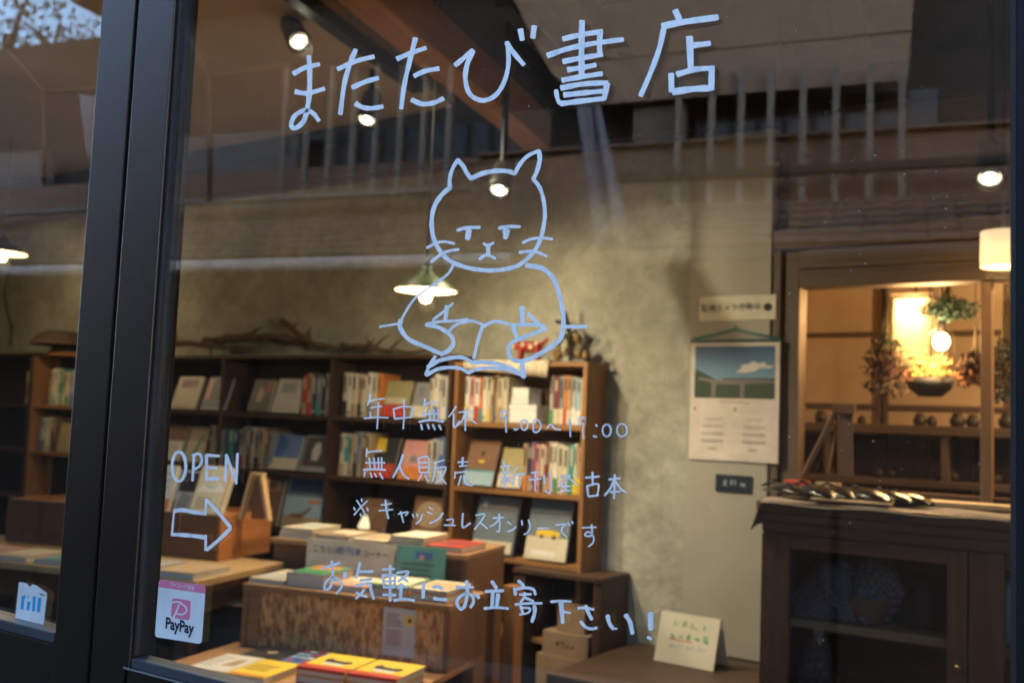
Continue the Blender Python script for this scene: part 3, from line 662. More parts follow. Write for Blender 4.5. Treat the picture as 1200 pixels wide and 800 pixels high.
for i, x in enumerate((-.315, -.162)):
    for k in range(2):
        flatbook(M2, x + k * .002, -.29, .59 + k * .022, .145, .175, .021, 'red' if k == 0 else 'yellow', [['lower red-edged book of the left yellow pair', 'yellow book with a black cat print, left of the two'], ['lower red-edged book of the right yellow pair', 'yellow book with a black cat print, right of the two']][i][k], 0, catprint if k else None, grp='yellow cat picture books')

# white sign and teal sign on the tall counter front
def board(name, lab, M_, w, h, th, m, lean=0, cat='sign', grp=None):
    t = thing(name, lab, cat, group=grp); t.matrix_world = M_ @ Matrix.Rotation(-lean, 4, 'X')
    B(0, w, 0, th, 0, h).build('card', m, t, bevel=.0006); return t
Rs = M1 @ Matrix.Translation((-.575, -.03, .785))
s1 = board('paper_sign', 'long white handwritten sign hung below the books on the tall counter', Rs, .33, .108, .003, mat('sign_card', (.58, .55, .48), .8), lean=rad(2))
BLUEI = flat('blue_ink', (.06, .16, .42)); GRAYI = flat('grey_ink', (.07, .07, .08))
text_obj('こちらは', .026, GRAYI, s1, (.075, -.0006, .075), bold=.0003)
text_obj('新刊本', .030, BLUEI, s1, (.165, -.0006, .074), bold=.0004)
text_obj('コーナー', .024, GRAYI, s1, (.26, -.0006, .072), bold=.0003)
Rs = M1 @ Matrix.Translation((-.238, -.034, .785))
s2 = board('paper_sign', 'small teal sign beside the long white one on the tall counter', Rs, .175, .112, .003, mat('teal_card', (.12, .36, .34), .8), lean=rad(3))
mb = MB()
for i in range(3): mb.box(.02, .02 + .13 * random.uniform(.8, 1), -.0008, -.0002, .02 + i * .017, .024 + i * .017)
mb.build('print_lines', GRAYI, s2)
B(.07, .13, -.0008, -.0002, .075, .095).build('print_block', BLUEI, s2); B(.085, .1, -.0014, -.0009, .07, .085).build('print_mark', cmat(CN['pink']), s2)
# notice on chipboard
q0 = M2.inverted() @ PY(455, 712, R2.y - .12)
s3 = board('notice', 'grey printed notice with a yellow square pinned to the chipboard front', M2 @ Matrix.Translation((-.215, .0055, .618)), .105, .137, .001, mat('notice_paper', (.55, .54, .55), .8), cat='notice')
B(.073, .097, -.0007, -.0002, .09, .118).build('yellow_square', cmat(CN['yellow']), s3)
MB().prism([(.080, .098), (.090, .098), (.092, .108), (.084, .112)], -.0012, -.0008, 'y').build('square_mark', INK, s3)
mb = MB()
for i in range(5): mb.box(.012, .012 + .055 * random.uniform(.6, 1), -.0007, -.0002, .085 + i * .008, .0875 + i * .008)
for i in range(6): mb.box(.012, .012 + .05 * random.uniform(.6, 1), -.0007, -.0002, .03 + i * .008, .032 + i * .008)
mb.build('print_lines', GRAYI, s3)
B(.01, .066, -.00018, -.00008, .028, .078).build('pink_panel', flat('faded_pink', (.5, .42, .46)), s3)

# left table with wooden box
Rl = PZ(230, 681, .80)
lt = thing('display_table', 'dark-legged display table under the wooden book box at the left', 'table', (Rl.x, Rl.y, 0), rad(15))
B(-1.7, 0, 0, .52, .778, .80).build('top', wood('pale_table_top', (.45, .30, .15), (.33, .21, .10), 0), lt, bevel=.003)
B(-1.66, -.04, .03, .05, .69, .777).build('apron', CABW, lt); B(-.06, -.04, .052, .48, .69, .777).build('apron', CABW, lt)
for x, y in ((-.10, .03), (-1.66, .03), (-.10, .46), (-1.66, .46)): B(x, x + .05, y + (.021 if y < .1 else 0), y + .05 + (.021 if y < .1 else 0), 0, .688).build('leg', CABWZ, lt, bevel=.003)
ML = Matrix.Translation((Rl.x, Rl.y, 0)) @ Matrix.Rotation(rad(15), 4, 'Z')
Rb = PZ(256, 658, .80)
MB_ = Matrix.Translation((Rb.x, Rb.y, .8012)) @ Matrix.Rotation(TA, 4, 'Z')
bx = thing('wooden_box', 'orange-brown wooden box standing on the left table with books on top', 'box'); bx.matrix_world = MB_
hB = .152
B(-.95, -.013, 0, .012, 0, hB).build('front_panel', wood('box_front_wood', (.16, .08, .045), (.10, .05, .028), 0), bx, bevel=.002)
B(-.012, 0, 0, .30, 0, hB).build('side_panel', wood('box_side_wood', (.42, .17, .05), (.27, .10, .03), 1), bx, bevel=.002)
B(-.95, -.938, .013, .30, 0, hB).build('side_panel', BXWOOD, bx); B(-.937, -.013, .288, .30, 0, hB - .001).build('back_panel', BXWOOD, bx)
B(-.937, -.013, .013, .287, hB - .03, hB - .015).build('top', BXWOOD, bx)
# items on box
def BL(px, py, yl):
    """local box coords of a pixel on the vertical plane yl behind the box front"""
    n = (MB_.to_3x3() @ Vector((0, 1, 0))); o = MB_ @ Vector((0, yl, 0)); d = ray(px, py)
    return MB_.inverted() @ (CO + d * ((o - CO).dot(n) / d.dot(n)))
def stand_book(pxl, pxr, pyt, pyb, yl, cover, lab, art=None, band=None, lean=15, th=.014, name='book'):
    a, b_, tp = BL(pxl, pyb, yl), BL(pxr, pyb, yl), BL((pxl + pxr) / 2, pyt, yl)
    t = thing(name, lab, 'book', group='books standing on the wooden box')
    z0 = hB - .0145
    t.matrix_world = MB_ @ Matrix.Translation((a.x, yl, z0)) @ Matrix.Rotation(rad(90 - lean), 4, 'X')
    book_parts(t, b_.x - a.x, (tp.z - z0) / math.cos(rad(lean)), th, cover, art, band); return t
stand_book(174, 199, 546, 598, .06, 'white', 'white pamphlet with an orange corner standing on the box at the left', art_multi(art_lines('grey', .3, .8, .3, .9, 4), art_poly('orange', [(.75, .05), (.98, .05), (.98, .3), (.8, .3)])))
stand_book(201, 228, 552, 598, .09, 'pale grey', 'grey and black illustrated book standing on the box behind the arrow', art_multi(art_block('black', .2, .95, .5, .95), art_poly('grey', [(.2, .1), (.7, .1), (.8, .4), (.4, .5)]), art_block('maroon', .05, .15, .05, .3)))
bk = stand_book(226, 262, 549, 602, .045, 'tan', 'pale wooden-edged picture book with a snowy mountain on the wooden box', art_multi(art_block('cream', .04, .96, .04, .96), art_poly('white', [(.1, .5), (.3, .62), (.5, .58), (.72, .66), (.92, .52), (.9, .46), (.1, .44)]), art_poly('sky', [(.3, .56), (.5, .52), (.7, .57), (.72, .6), (.5, .56), (.3, .6)]), art_lines('tan', .15, .85, .12, .36, 4)), lean=22, th=.03)
# A-shaped pale wooden book rest
t = thing('book_rest', 'pale wooden A-shaped book rest open on the wooden box', 'book rest'); a = BL(277, 602, .08)
t.matrix_world = MB_ @ Matrix.Translation((a.x, .10, hB - .0145))
PW = wood('pale_rest_wood', (.55, .38, .22), (.42, .28, .15), 2)
MB().box(0, .012, -.012, .014, 0, .16, M=Matrix.Rotation(rad(14), 4, 'Y')).build('side_board', PW, t, bevel=.001)
MB().box(-.012, 0, -.012, .014, 0, .155, M=Matrix.Translation((.125, 0, 0)) @ Matrix.Rotation(rad(-14), 4, 'Y')).build('side_board', PW, t, bevel=.001)
B(.040, .090, -.012, .014, .150, .160).build('ridge', PW, t, bevel=.001)
B(.035, .095, .016, .026, .001, .14).build('inner_cover', cmat(CN['brown']), t)
# books on left table
def PLT(px, py): return ML.inverted() @ PZ(px, py, .80)
a = PLT(184, 676)
flatbook(ML, -.165, .006, .80, .15, .20, .020, 'cream', 'cream book lying flat at the front corner of the left table', .0, art_block('tan', .02, .98, .02, .98))
flatbook(ML, -.33, .010, .80, .15, .20, .018, 'grey', 'grey illustrated book lying beside the cream one on the left table', .03, art_multi(art_block('pale grey', .05, .95, .05, .95), art_lines('brown', .1, .9, .2, .9, 5)))
flatbook(ML, -.62, .02, .80, .15, .20, .014, 'slate', 'green-grey book on the left table, nearest the door stile in the left pane', .02, art_block('teal', .1, .9, .1, .9))
flatbook(ML, -.80, .02, .80, .15, .20, .016, 'tan', 'tan book on the left table in the left pane', .0, art_block('cream', .1, .9, .2, .9))
flatbook(ML, -.98, .02, .80, .15, .20, .014, 'pink', 'faded pink book on the left table in the left pane', .0, art_block('slate', .1, .9, .1, .6))
flatbook(MB_, -.60, .10, hB - .014, .15, .18, .02, 'cream', 'cream open book lying on the wooden box in the left pane', .1, None)
flatbook(MB_, -.44, .08, hB - .014, .14, .18, .016, 'sky', 'pale blue book lying on the wooden box in the left pane', .0, art_block('cream', .1, .9, .1, .9))
# dark cube and carton under the table
a = PZ(205, 770, .42)
o = tag(B(0, .30, 0, .3, 0, .40).build('storage_cube', mat('charcoal_board', (.03, .027, .026), .6), bevel=.004), 'charcoal storage cube under the left table', 'storage cube'); o.location = (-2.66, 1.30, .30); o.rotation_euler.z = TA
o = tag(B(0, .8, 0, .35, 0, .298).build('low_platform', DKWOOD, bevel=.004), 'dark low platform under the storage cube', 'platform'); o.location = (-2.95, 1.20, 0); o.rotation_euler.z = TA
CARD = mat('cardboard', (.30, .20, .12), .85, (.24, .16, .095), scale=6)
def carton(lab, x0, x1, y0, y1, z0, z1, mark=False, rz=0):
    t = thing('carton', lab, 'box', (x0, y0, z0), rz, 'cardboard boxes')
    w, d, h = x1 - x0, y1 - y0, z1 - z0
    B(0, w, 0, d, 0, h - .003).build('body', CARD, t, bevel=.002)
    B(.0, w, .0, d / 2 - .001, h - .0028, h).build('flap', CARD, t); B(.0, w, d / 2 + .001, d, h - .0028, h).build('flap', CARD, t)
    if mark: scribble(t, 4, w * .28, h * .32, w * .44, h * .36, INK, 'marking')
carton('small tan carton on the platform at the lower left', -2.86, -2.66, 1.05, 1.22, .302, .37, rz=TA)

# ------------------------------------------------------------------ black low unit under the bright bookcase with cartons
LY = 2.37
x0, x1 = PY(603, 660, LY).x, PY(706, 665, LY).x
lu = thing('low_cabinet', 'dark open cabinet below the bright bookcase holding cartons', 'cabinet', (x0, LY, 0))
W_ = x1 - x0; zt = .764
B(-.004, W_ + .004, -.006, .215, zt - .02, zt).build('top', DKWOOD, lu, bevel=.003)
B(0, .05, 0, .214, 0, zt - .021).build('side_panel', DKWOODZ, lu, bevel=.003); B(W_ - .035, W_, 0, .214, 0, zt - .021).build('side_panel', DKWOODZ, lu, bevel=.003)
B(.051, W_ - .036, .205, .213, 0, zt - .021).build('back_panel', mat('black_back', (.012, .011, .011), .8), lu)
B(.051, W_ - .036, .002, .204, .1, .12).build('shelf', DKWOOD, lu)
zz_ = lambda px, py: PY(px, py, LY).z
ca0, ca1 = PY(628, 760, LY).x, PY(688, 760, LY).x
carton('lowest carton in the dark open cabinet', ca0, ca1, LY + .004, LY + .19, .122, zz_(658, 770))
carton('carton with a black stamped mark in the dark open cabinet', ca0 + .02, ca1 - .004, LY + .012, LY + .19, zz_(658, 770) + .001, zz_(658, 742), True)
carton('topmost plain carton in the dark open cabinet', ca0 + .07, ca1 - .03, LY + .03, LY + .19, zz_(658, 742) + .001, zz_(658, 708))
# wooden post/divider between counter and cabinet
o = tag(B(0, .05, 0, .05, 0, .76).build('wooden_post', LTWOODZ, bevel=.004), 'square wooden post between the counter and the dark open cabinet', 'post'); q = PY(588, 740, 2.0); o.location = (q.x, 2.0, 0)

# folded white sign on the raised step
q = PZ(766, 772, .518)
s4 = thing('folded_sign', 'folded white card sign with green and red writing on the raised step', 'sign', (q.x, q.y, .516), rad(-4))
hS = .168; wS = (PY(838, 780, q.y).x - q.x)
MB().box(0, wS, 0, .002, 0, hS, M=Matrix.Rotation(rad(-17), 4, 'X')).build('front_card', PAPER, s4)
MB().box(0, wS, -.002, 0, 0, hS, M=Matrix.Translation((0, .112, 0)) @ Matrix.Rotation(rad(17), 4, 'X')).build('rear_card', PAPER, s4)
GI = flat('green_ink', (.12, .36, .12)); RI = flat('red_ink', (.6, .08, .05))
MS = Matrix.Rotation(rad(-17), 4, 'X')
scribble(s4, 4, wS * .22, .122, wS * .58, .024, GI, M=MS)
scribble(s4, 5, wS * .18, .080, wS * .70, .026, GI, 'handwriting', M=MS)
scribble(s4, 7, wS * .2, .052, wS * .66, .016, flat('pale_blue_ink', (.35, .42, .5)), 'handwriting', M=MS)
MB().box(wS * .2, wS * .6, -.001, -.0003, .078, .0803, M=Matrix.Rotation(rad(-17), 4, 'X')).build('underline', RI, s4)

# ------------------------------------------------------------------ notices and calendar on the white panel
def wallP(px, py, y=WY - .024): return PY(px, py, y)
a, b_ = wallP(820, 348), wallP(909, 374)
n1 = board('paper_notice', 'strip of paper with handwritten notice above the calendar', Matrix.Translation((a.x, WY - .0245, b_.z)), b_.x - a.x, a.z - b_.z, .001, mat('notice_strip_paper', (.68, .66, .55), .8), cat='notice')
text_obj('監視カメラ作動中', .030, GRAYI, n1, ((b_.x - a.x) * .42, -.0008, (a.z - b_.z) * .5), bold=.0004, sx=.95)
mb = MB().ball(((b_.x - a.x) * .9, -.001, (a.z - b_.z) * .5), .016, sq=(1, .03, .9)); mb.build('camera_mark', INK, n1)
a, b_ = wallP(811, 400), wallP(912, 543)
cw, ch = b_.x - a.x, a.z - b_.z
ca = thing('calendar', 'wall calendar with a photograph of a train crossing a viaduct under blue sky', 'calendar', (a.x, WY - .028, b_.z))
B(0, cw, 0, .002, 0, ch - .006).build('sheet', mat('calendar_sheet', (.68, .62, .56), .7), ca)
TE = flat('teal_plastic', (.02, .22, .25), .4)
B(-.004, cw + .004, -.003, .003, ch - .0055, ch + .006).build('top_bar', mat('dark_teal_bar', (.01, .06, .07), .4), ca, bevel=.001)
MB().tube([(0, 0, ch + .006), (cw * .30, 0, ch + .026), (cw * .5, 0, ch + .042), (cw * .70, 0, ch + .026), (cw, 0, ch + .006)], .0035, 6).tube([(cw * .5, 0, ch + .042), (cw * .5, 0, ch + .055)], .003, 6).build('hanger', TE, ca)
px0, px1, pz0, pz1 = cw * .05, cw * .95, ch * .52, ch * .955
SKYM = bpy.data.materials.new('photo_sky'); SKYM.use_nodes = True
t_ = SKYM.node_tree; tc = t_.nodes.new('ShaderNodeTexCoord'); sp = t_.nodes.new('ShaderNodeSeparateXYZ'); t_.links.new(tc.outputs['Generated'], sp.inputs[0])
r_ = t_.nodes.new('ShaderNodeValToRGB'); r_.color_ramp.elements[0].color = (.16, .32, .45, 1); r_.color_ramp.elements[1].color = (.015, .07, .18, 1); r_.color_ramp.elements[0].position = .3
t_.links.new(sp.outputs[2], r_.inputs[0]); t_.links.new(r_.outputs[0], t_.nodes['Principled BSDF'].inputs[0])
ph = B(px0, px1, -.0008, -.0002, pz0, pz1).build('photo', SKYM, ca)
def PHp(u, v): return (px0 + (px1 - px0) * u, pz0 + (pz1 - pz0) * v)
def php(name, pts, m, o): MB().prism([PHp(*q) for q in pts], -.0012 - o, -.0009 - o, 'y').build(name, m, ph)
php('photo_cloud', [(.52, .50), (.60, .58), (.58, .63), (.68, .66), (.74, .71), (.80, .67), (.88, .69), (.90, .63), (.98, .62), (.96, .58), (.82, .58), (.76, .52), (.64, .49)], cmat((.62, .60, .58)), 0)
php('photo_hill', [(0, .0), (0, .56), (.12, .48), (.3, .34), (.3, 0)], flat('photo_dark_green', (.02, .05, .02)), .0004)
php('photo_hill', [(.3, 0), (.3, .3), (.7, .28), (.85, .33), (1, .4), (1, 0)], flat('photo_forest_green', (.03, .06, .03)), .0004)
php('photo_viaduct', [(.05, .40), (.35, .34), (1, .34), (1, .30), (.64, .28), (.63, 0), (.58, 0), (.58, .26), (.28, .27), (.27, 0), (.22, 0), (.21, .30), (.05, .35)], cmat((.19, .165, .155)), .0008)
php('photo_train', [(.35, .345), (.95, .345), (.95, .40), (.35, .39)], flat('photo_train_grey', (.10, .12, .13)), .0012)
scribble(ca, 9, cw * .32, ch * .475, cw * .36, .011, GRAYI, 'month_title')
for h_, off in ((0, 0), (1, .5)):
    rows = '\n'.join(' '.join('%2d' % (r * 7 + c + 1) for c in range(7) if r * 7 + c < 31) for r in range(5))
    text_obj(rows, .0115, GRAYI, ca, (cw * (.27 + off * .93), -.0006, ch * .22), name='dates', sx=.82, line=2.3, bold=.0002)
    scribble(ca, 1, cw * (.035 + off * .93), ch * .41, cw * .05, .014, INK, 'month_mark')
a, b_ = wallP(839, 555), wallP(881, 578)
pl_ = board('door_plate', 'small dark blue plate with three pale characters below the calendar', Matrix.Translation((a.x, WY - .027, b_.z)), b_.x - a.x, a.z - b_.z, .004, mat('navy_plate', (.02, .03, .05), .35), cat='plate')
scribble(pl_, 3, (b_.x - a.x) * .14, (a.z - b_.z) * .3, (b_.x - a.x) * .72, (a.z - b_.z) * .42, flat('plate_pale', (.35, .42, .5)), 'lettering')

# ------------------------------------------------------------------ INNER WINDOW and BACK ROOM
WIN_Y = WY + .04
fw = thing('inner_window', 'large wooden framed opening into the warm back room', 'window frame', (WX, WY, 0))
X = lambda px, py=400: PY(px, py, WY + .02).x - WX
zz = lambda px, py: PY(px, py, WY + .02).z
B(.0, X(918), -.02, .08, .52, 1.95).build('post', FRW, fw, bevel=.004)
B(X(918) + .001, X(939), -.005, .08, .52, 1.95).build('post', FRW, fw, bevel=.004)
B(X(939) + .001, 1.6, -.01, .08, zz(1050, 334), 1.85 + .03).build('lintel', FRWX, fw, bevel=.004)
B(.0, 1.6, -.03, .06, 1.952, 2.02).build('lintel', FRWX, fw, bevel=.004)
B(X(939) + .001, 1.6, -.015, .07, 1.882, 1.95).build('lintel', FRWX, fw, bevel=.004)
B(X(1150), X(1163), .0, .06, .52, zz(1050, 334) - .001).build('mullion', wood('honey_mullion', (.22, .13, .07), (.14, .08, .04), 2), fw, bevel=.004)
sbox('low_partition', (WX + .1, 3, WY + .03, WY + .1, 0, 1.13), CABW)
BRY = 4.1
struct(B(-1.9, 2.9, BRY, BRY + .05, 0, 3.0).build('back_room_wall', mat('warm_backroom_plaster', (.50, .36, .22), .85, (.42, .29, .17), scale=3)))
struct(B(-1.9, -1.85, WY + .13, BRY - .002, 0, 3.0).build('back_room_side_wall', mat('warm_backroom_plaster', (0, 0, 0))))
# shoji panels on the back room wall
for k in range(4):
    x0 = -1.72 + k * .56
    sj = thing('shoji_panel', 'paper sliding panel in the back room, %s from the left' % ORD[k], 'sliding panel', (x0, BRY - .035, .95), 0, 'paper sliding panels in the back room')
    B(0, .02, 0, .025, 0, 1.25).build('stile', FRW, sj); B(.53, .55, 0, .025, 0, 1.25).build('stile', FRW, sj)
    for z in (0, .335 + .16, .84, 1.23): B(.021, .529, 0, .024, z, z + .02).build('rail', FRWX, sj)
    B(.021, .529, .012, .014, .021, 1.229).build('paper', mat('shoji_paper', (.72, .58, .40), .8, (.62, .48, .32), scale=5, translucent=.3), sj)
# low shelf with little pots in the back room
sh = thing('wall_shelf', 'low brown shelf running along the back room below the paper panels', 'shelf', (-1.7, BRY - .35, 0))
zs = PY(1040, 497, BRY - .35).z
B(0, 2.6, 0, .3, zs - .04, zs).build('board', FRWX, sh, bevel=.003)
zs2 = PY(1040, 560, BRY - .35).z
B(0, 2.6, 0, .3, zs2 - .03, zs2).build('board', FRWX, sh, bevel=.003)
wz = MB()
for k in range(14): wz.box(.01 + k * .185, .01 + k * .185 + .18, .305, .32, .3, zs - .045)
wz.build('darkening_board', wood('darkening_board_wood', (.06, .03, .018), (.035, .018, .011), 2), sh)  # boards added to darken the back room wall below the shelf
for x in (.35, .85, 1.3, 1.75): B(x, x + .03, .02, .28, zs2 + .001, zs - .041).build('upright', FRW, sh)
POT = mat('dark_pot', (.04, .03, .028), .5)
pots = [(962, 497, .03), (985, 497, .025), (1078, 497, .03), (1092, 498, .024), (1122, 496, .033), (1140, 496, .03), (1180, 485, .035), (1010, 496, .02), (1030, 553, .03), (1045, 553, .025), (1100, 556, .03), (1118, 556, .028), (1168, 558, .03), (960, 552, .028)]
for i, (px, py, r) in enumerate(pots):
    q = PY(px, py, BRY - .25); z = zs if py < 520 else zs2
    lab = '%s small dark pot from the left on the %s shelf of the back room' % (ORD[sorted([p[0] for p in pots if (p[1] < 520) == (py < 520)]).index(px)], 'upper' if py < 520 else 'lower')
    t = thing('pot', lab, 'pot', (q.x, BRY - .25, z), 0, 'small dark pots in the back room')
    MB().lathe([(0, 0), (r * .7, 0), (r, r * .6), (r * .9, r * 1.2), (r * .6, r * 1.5)], 14).build('body', POT, t)
    MB().ball((0, 0, r * 1.6), r * .65, sq=(1, 1, .5)).build('lid', POT, t)

WARM = (1.0, .56, .22)
LS = .38
def lamp(name, loc, energy, r=.03, col=(1, .72, .42), typ='POINT', aim=None, size=60, blend=.6):
    l = bpy.data.lights.new(name, typ); l.energy = energy * LS; l.color = col; l.shadow_soft_size = r
    o = bpy.data.objects.new(name, l); COL.objects.link(o); o.location = loc
    if typ == 'SPOT':
        l.spot_size = rad(size); l.spot_blend = blend; o.rotation_euler = (Vector(aim) - Vector(loc)).to_track_quat('-Z', 'Y').to_euler()
    return o
BULB = mat('glowing_bulb', (1, .9, .7), .4, emit=(1, .70, .34), estr=2.6)
HALO = mat('glowing_spot_lens', (1, .95, .8), .4, emit=(1, .93, .74), estr=3)
# paper lantern in the back room
q = PY(1073, 392, 3.2)
la = thing('paper_lantern', 'square paper lantern glowing cream in the back room', 'lantern', (q.x, 3.2, 0))
s_ = .068; z0, z1 = PY(1073, 428, 3.2).z, PY(1073, 352, 3.2).z
LANT = mat('lantern_paper', (.8, .65, .4), .7, emit=(1, .66, .30), estr=.05, translucent=.4)
for a_ in range(4):
    o = B(-s_, s_, s_ - .001, s_, z0, z1).build('paper_side', LANT, la); o.rotation_euler.z = a_ * math.pi / 2
mb = MB()
for sx in (-1, 1):
    for sy in (-1, 1): mb.tube([(sx * s_, sy * s_, z0 - .01), (sx * s_, sy * s_, z1 + .01)], .004, 6)
mb.build('frame', FRW, la); B(-s_ - .01, s_ + .01, -s_ - .01, s_ + .01, z1 + .01, z1 + .02).build('cap', FRW, la)
MB().tube([(0, 0, z1 + .02), (0, 0, 2.98)], .004, 6).build('cord', GASK, la)
MB().ball((0, 0, z1 - .05), .028).build('bulb', BULB, la)
lamp('lantern_light', (q.x, 3.2 - .12, z1 - .04), 4, .05, WARM)
# clear glass bulb lamp
q = PY(1103, 400, 3.0)
gl = thing('glass_pendant', 'clear glass pendant with a glowing bulb beside the paper lantern', 'pendant lamp', (q.x, 3.0, 0))
MB().tube([(0, 0, q.z + .07), (0, 0, 2.98)], .004, 6).build('cord', GASK, gl); MB().lathe([(.012, .035), (.015, .04), (.015, .075), (0, .08)], 12, (0, 0, q.z)).build('holder', GASK, gl)
MB().ball((0, 0, q.z), .030, sq=(1, 1, 1.1)).build('bulb', BULB, gl)
MB().lathe([(.014, .05), (.04, .03), (.048, 0), (.045, -.045)], 20, (0, 0, q.z)).build('glass_shade', CGLASS, gl)
lamp('pendant_bulb_light', (q.x, 2.9, q.z), 6, .04, WARM)
lamp('back_room_fill', (.5, 3.35, 2.2), 60, .06, (1, .58, .26))  # warm fill added without a fixture to brighten the back room
# drum shade at the right
q = PY(1176, 293, 2.3)
dr = thing('drum_pendant', 'white drum shade pendant glowing at the right edge of the door glass', 'pendant lamp', (q.x, 2.3, 0))
r_ = .062; zt, zb = PY(1172, 272, 2.3).z, PY(1172, 313, 2.3).z
MB().lathe([(r_, zb), (r_, zt), (r_ - .002, zt), (r_ - .002, zb), (r_, zb)], 32).build('lamp_shade', mat('white_drum', (.8, .7, .55), .7, emit=(1, .80, .52), estr=.15, translucent=.4), dr)
MB().ball((0, 0, (zb + zt) / 2), .03).build('bulb', BULB, dr); MB().tube([(0, 0, zt - .03), (0, 0, 2.98)], .004, 6).build('cord', GASK, dr)
MB().tube([(-r_, 0, zt - .003), (0, 0, zt - .003), (r_, 0, zt - .003)], .002, 6).build('spider', GASK, dr)
lamp('drum_light', (q.x, 2.3, zb - .04), 1.6, .05, WARM)

# hanging dried flowers, baskets
def bunch(px, pyt, pyb, y, cols, lab, w=.09, top=2.3, n=230, spread=1.0):
    a = PY(px, pyt, y); b_ = PY(px, pyb, y); h = a.z - b_.z
    t = thing('dried_flowers', lab, 'dried flowers', (a.x, y, b_.z), 0, 'dried flowers hanging in the back room')
    MB().tube([(0, 0, h), (0, 0, top + .6 - b_.z)], .002, 5).build('string', GASK, t)
    mb = MB()
    for k in range(14):
        an = random.uniform(0, 6.28); rr = random.uniform(0, w * .6); mb.tube([(0, 0, h), (math.cos(an) * rr * .4, math.sin(an) * rr * .4, h * .6), (math.cos(an) * rr, math.sin(an) * rr, h * .25)], .0018, 4)
    mb.build('stems', mat('dry_stem', (.12, .10, .05), .8), t)
    for ci, c in enumerate(cols):
        mb = MB()
        for k in range(n):
            an = random.uniform(0, 6.28); v = random.random(); rr = w * random.uniform(.1, 1) * math.sin(math.pi * min(1, .25 + v * .75)) * spread
            zc = h * (ci / len(cols) * .38 + v * .34); p_ = Vector((math.cos(an) * rr, math.sin(an) * rr, zc))
            d = Vector((random.uniform(-1, 1), random.uniform(-1, 1), random.uniform(-1, 1))).normalized(); e = d.orthogonal().normalized(); s_ = random.uniform(.006, .014)
            mb.add([p_, p_ + d * s_ + e * s_ * .5, p_ + d * s_ * 2, p_ + d * s_ - e * s_ * .5], [(0, 1, 2, 3)])
        q_ = mb.build('petals', mat('dried_%d_%d_%d' % tuple(int(v * 99) for v in c), c, .85), t); q_['kind'] = 'stuff'
bunch(1040, 345, 462, 2.85, [(.10, .07, .05), (.16, .05, .03), (.08, .09, .05)], 'dark dried flower bunch hanging left of the paper lantern', w=.085, n=420)
bunch(1143, 380, 450, 2.95, [(.20, .08, .03), (.06, .03, .02)], 'orange and brown dried bunch hanging right of the glass pendant', w=.075, n=380)
bunch(1176, 350, 470, 2.95, [(.05, .07, .07), (.18, .10, .03), (.06, .07, .08)], 'dried bunch with orange and grey-blue heads at the far right', w=.08, n=380)
bunch(1112, 332, 372, 2.95, [(.04, .09, .08), (.05, .10, .08)], 'blue-green leafy bunch hanging above the glass pendant', w=.11, n=420)
q = PY(1090, 458, 3.0)
hb = thing('hanging_bowl', 'dark hanging bowl planted with yellow blooms below the glass pendant', 'hanging planter', (q.x, 3.0, q.z))
MB().lathe([(0, -.02), (.04, -.02), (.075, .01), (.085, .045), (.08, .045), (.07, .012), (0, 0)], 20).build('bowl', mat('blue_grey_bowl', (.06, .07, .08), .5), hb)
for k in range(3):
    an = k * 2.09; MB().tube([(.06 * math.cos(an), .06 * math.sin(an), .045), (0, 0, .4)], .0015, 4).build('chain', GASK, hb)
mb = MB()
for k in range(260):
    p_ = Vector((random.gauss(0, .036), random.gauss(0, .036), .05 + abs(random.gauss(0, .034)))); d = Vector((random.uniform(-1, 1), random.uniform(-1, 1), random.uniform(0, 1))).normalized(); e = d.orthogonal().normalized(); s_ = .009
    mb.add([p_, p_ + d * s_ + e * s_ * .6, p_ + d * s_ * 2, p_ + d * s_ - e * s_ * .6], [(0, 1, 2, 3)])
o = mb.build('blooms', mat('pale_yellow_bloom', (.5, .42, .15), .8), hb); o['kind'] = 'stuff'

# wooden easel in front of the opening
ea = thing('easel', 'brown wooden A-frame easel standing on the dark cabinet', 'easel', (0, 0, 0))
def E3(px, py, y): return PY(px, py, y)
EW = wood('easel_wood', (.10, .045, .018), (.06, .028, .012), 2)
def bar(p0, p1, w, d, name, m, parent):
    p0, p1 = Vector(p0), Vector(p1); L_ = (p1 - p0).length; q_ = (p1 - p0).to_track_quat('Z', 'Y')
    o = B(-w / 2, w / 2, -d / 2, d / 2, 0, L_).build(name, m, parent, bevel=.002); o.rotation_euler = q_.to_euler(); o.location = p0; return o
base = E3(990, 558, 2.28); ea.location = (base.x, 2.28, 1.125); bo = Vector(ea.location)
bar(E3(942, 556, 2.26) - bo, E3(982, 476, 2.30) - bo, .03, .014, 'leg', EW, ea)
bar(E3(991, 560, 2.26) - bo, E3(990, 476, 2.30) - bo, .045, .014, 'leg', EW, ea)
bar(E3(972, 554, 2.33) - bo, E3(986, 480, 2.31) - bo, .014, .010, 'brace', EW, ea)
bar(E3(976, 478, 2.29) - bo, E3(1002, 480, 2.29) - bo, .02, .03, 'crosspiece', EW, ea)
for i, (px, py, c, lab) in enumerate(((932, 556, 'red', 'small red box behind the easel foot'), (968, 557, 'tan', 'small tan box beside the easel foot'))):
    q = PY(px, py, 2.26)
    o = tag(B(-.035, .035, 0, .05, 0, .035).build('small_box', cmat(CN[c]), bevel=.002), lab, 'box'); o.location = (q.x, 2.26, 1.126)

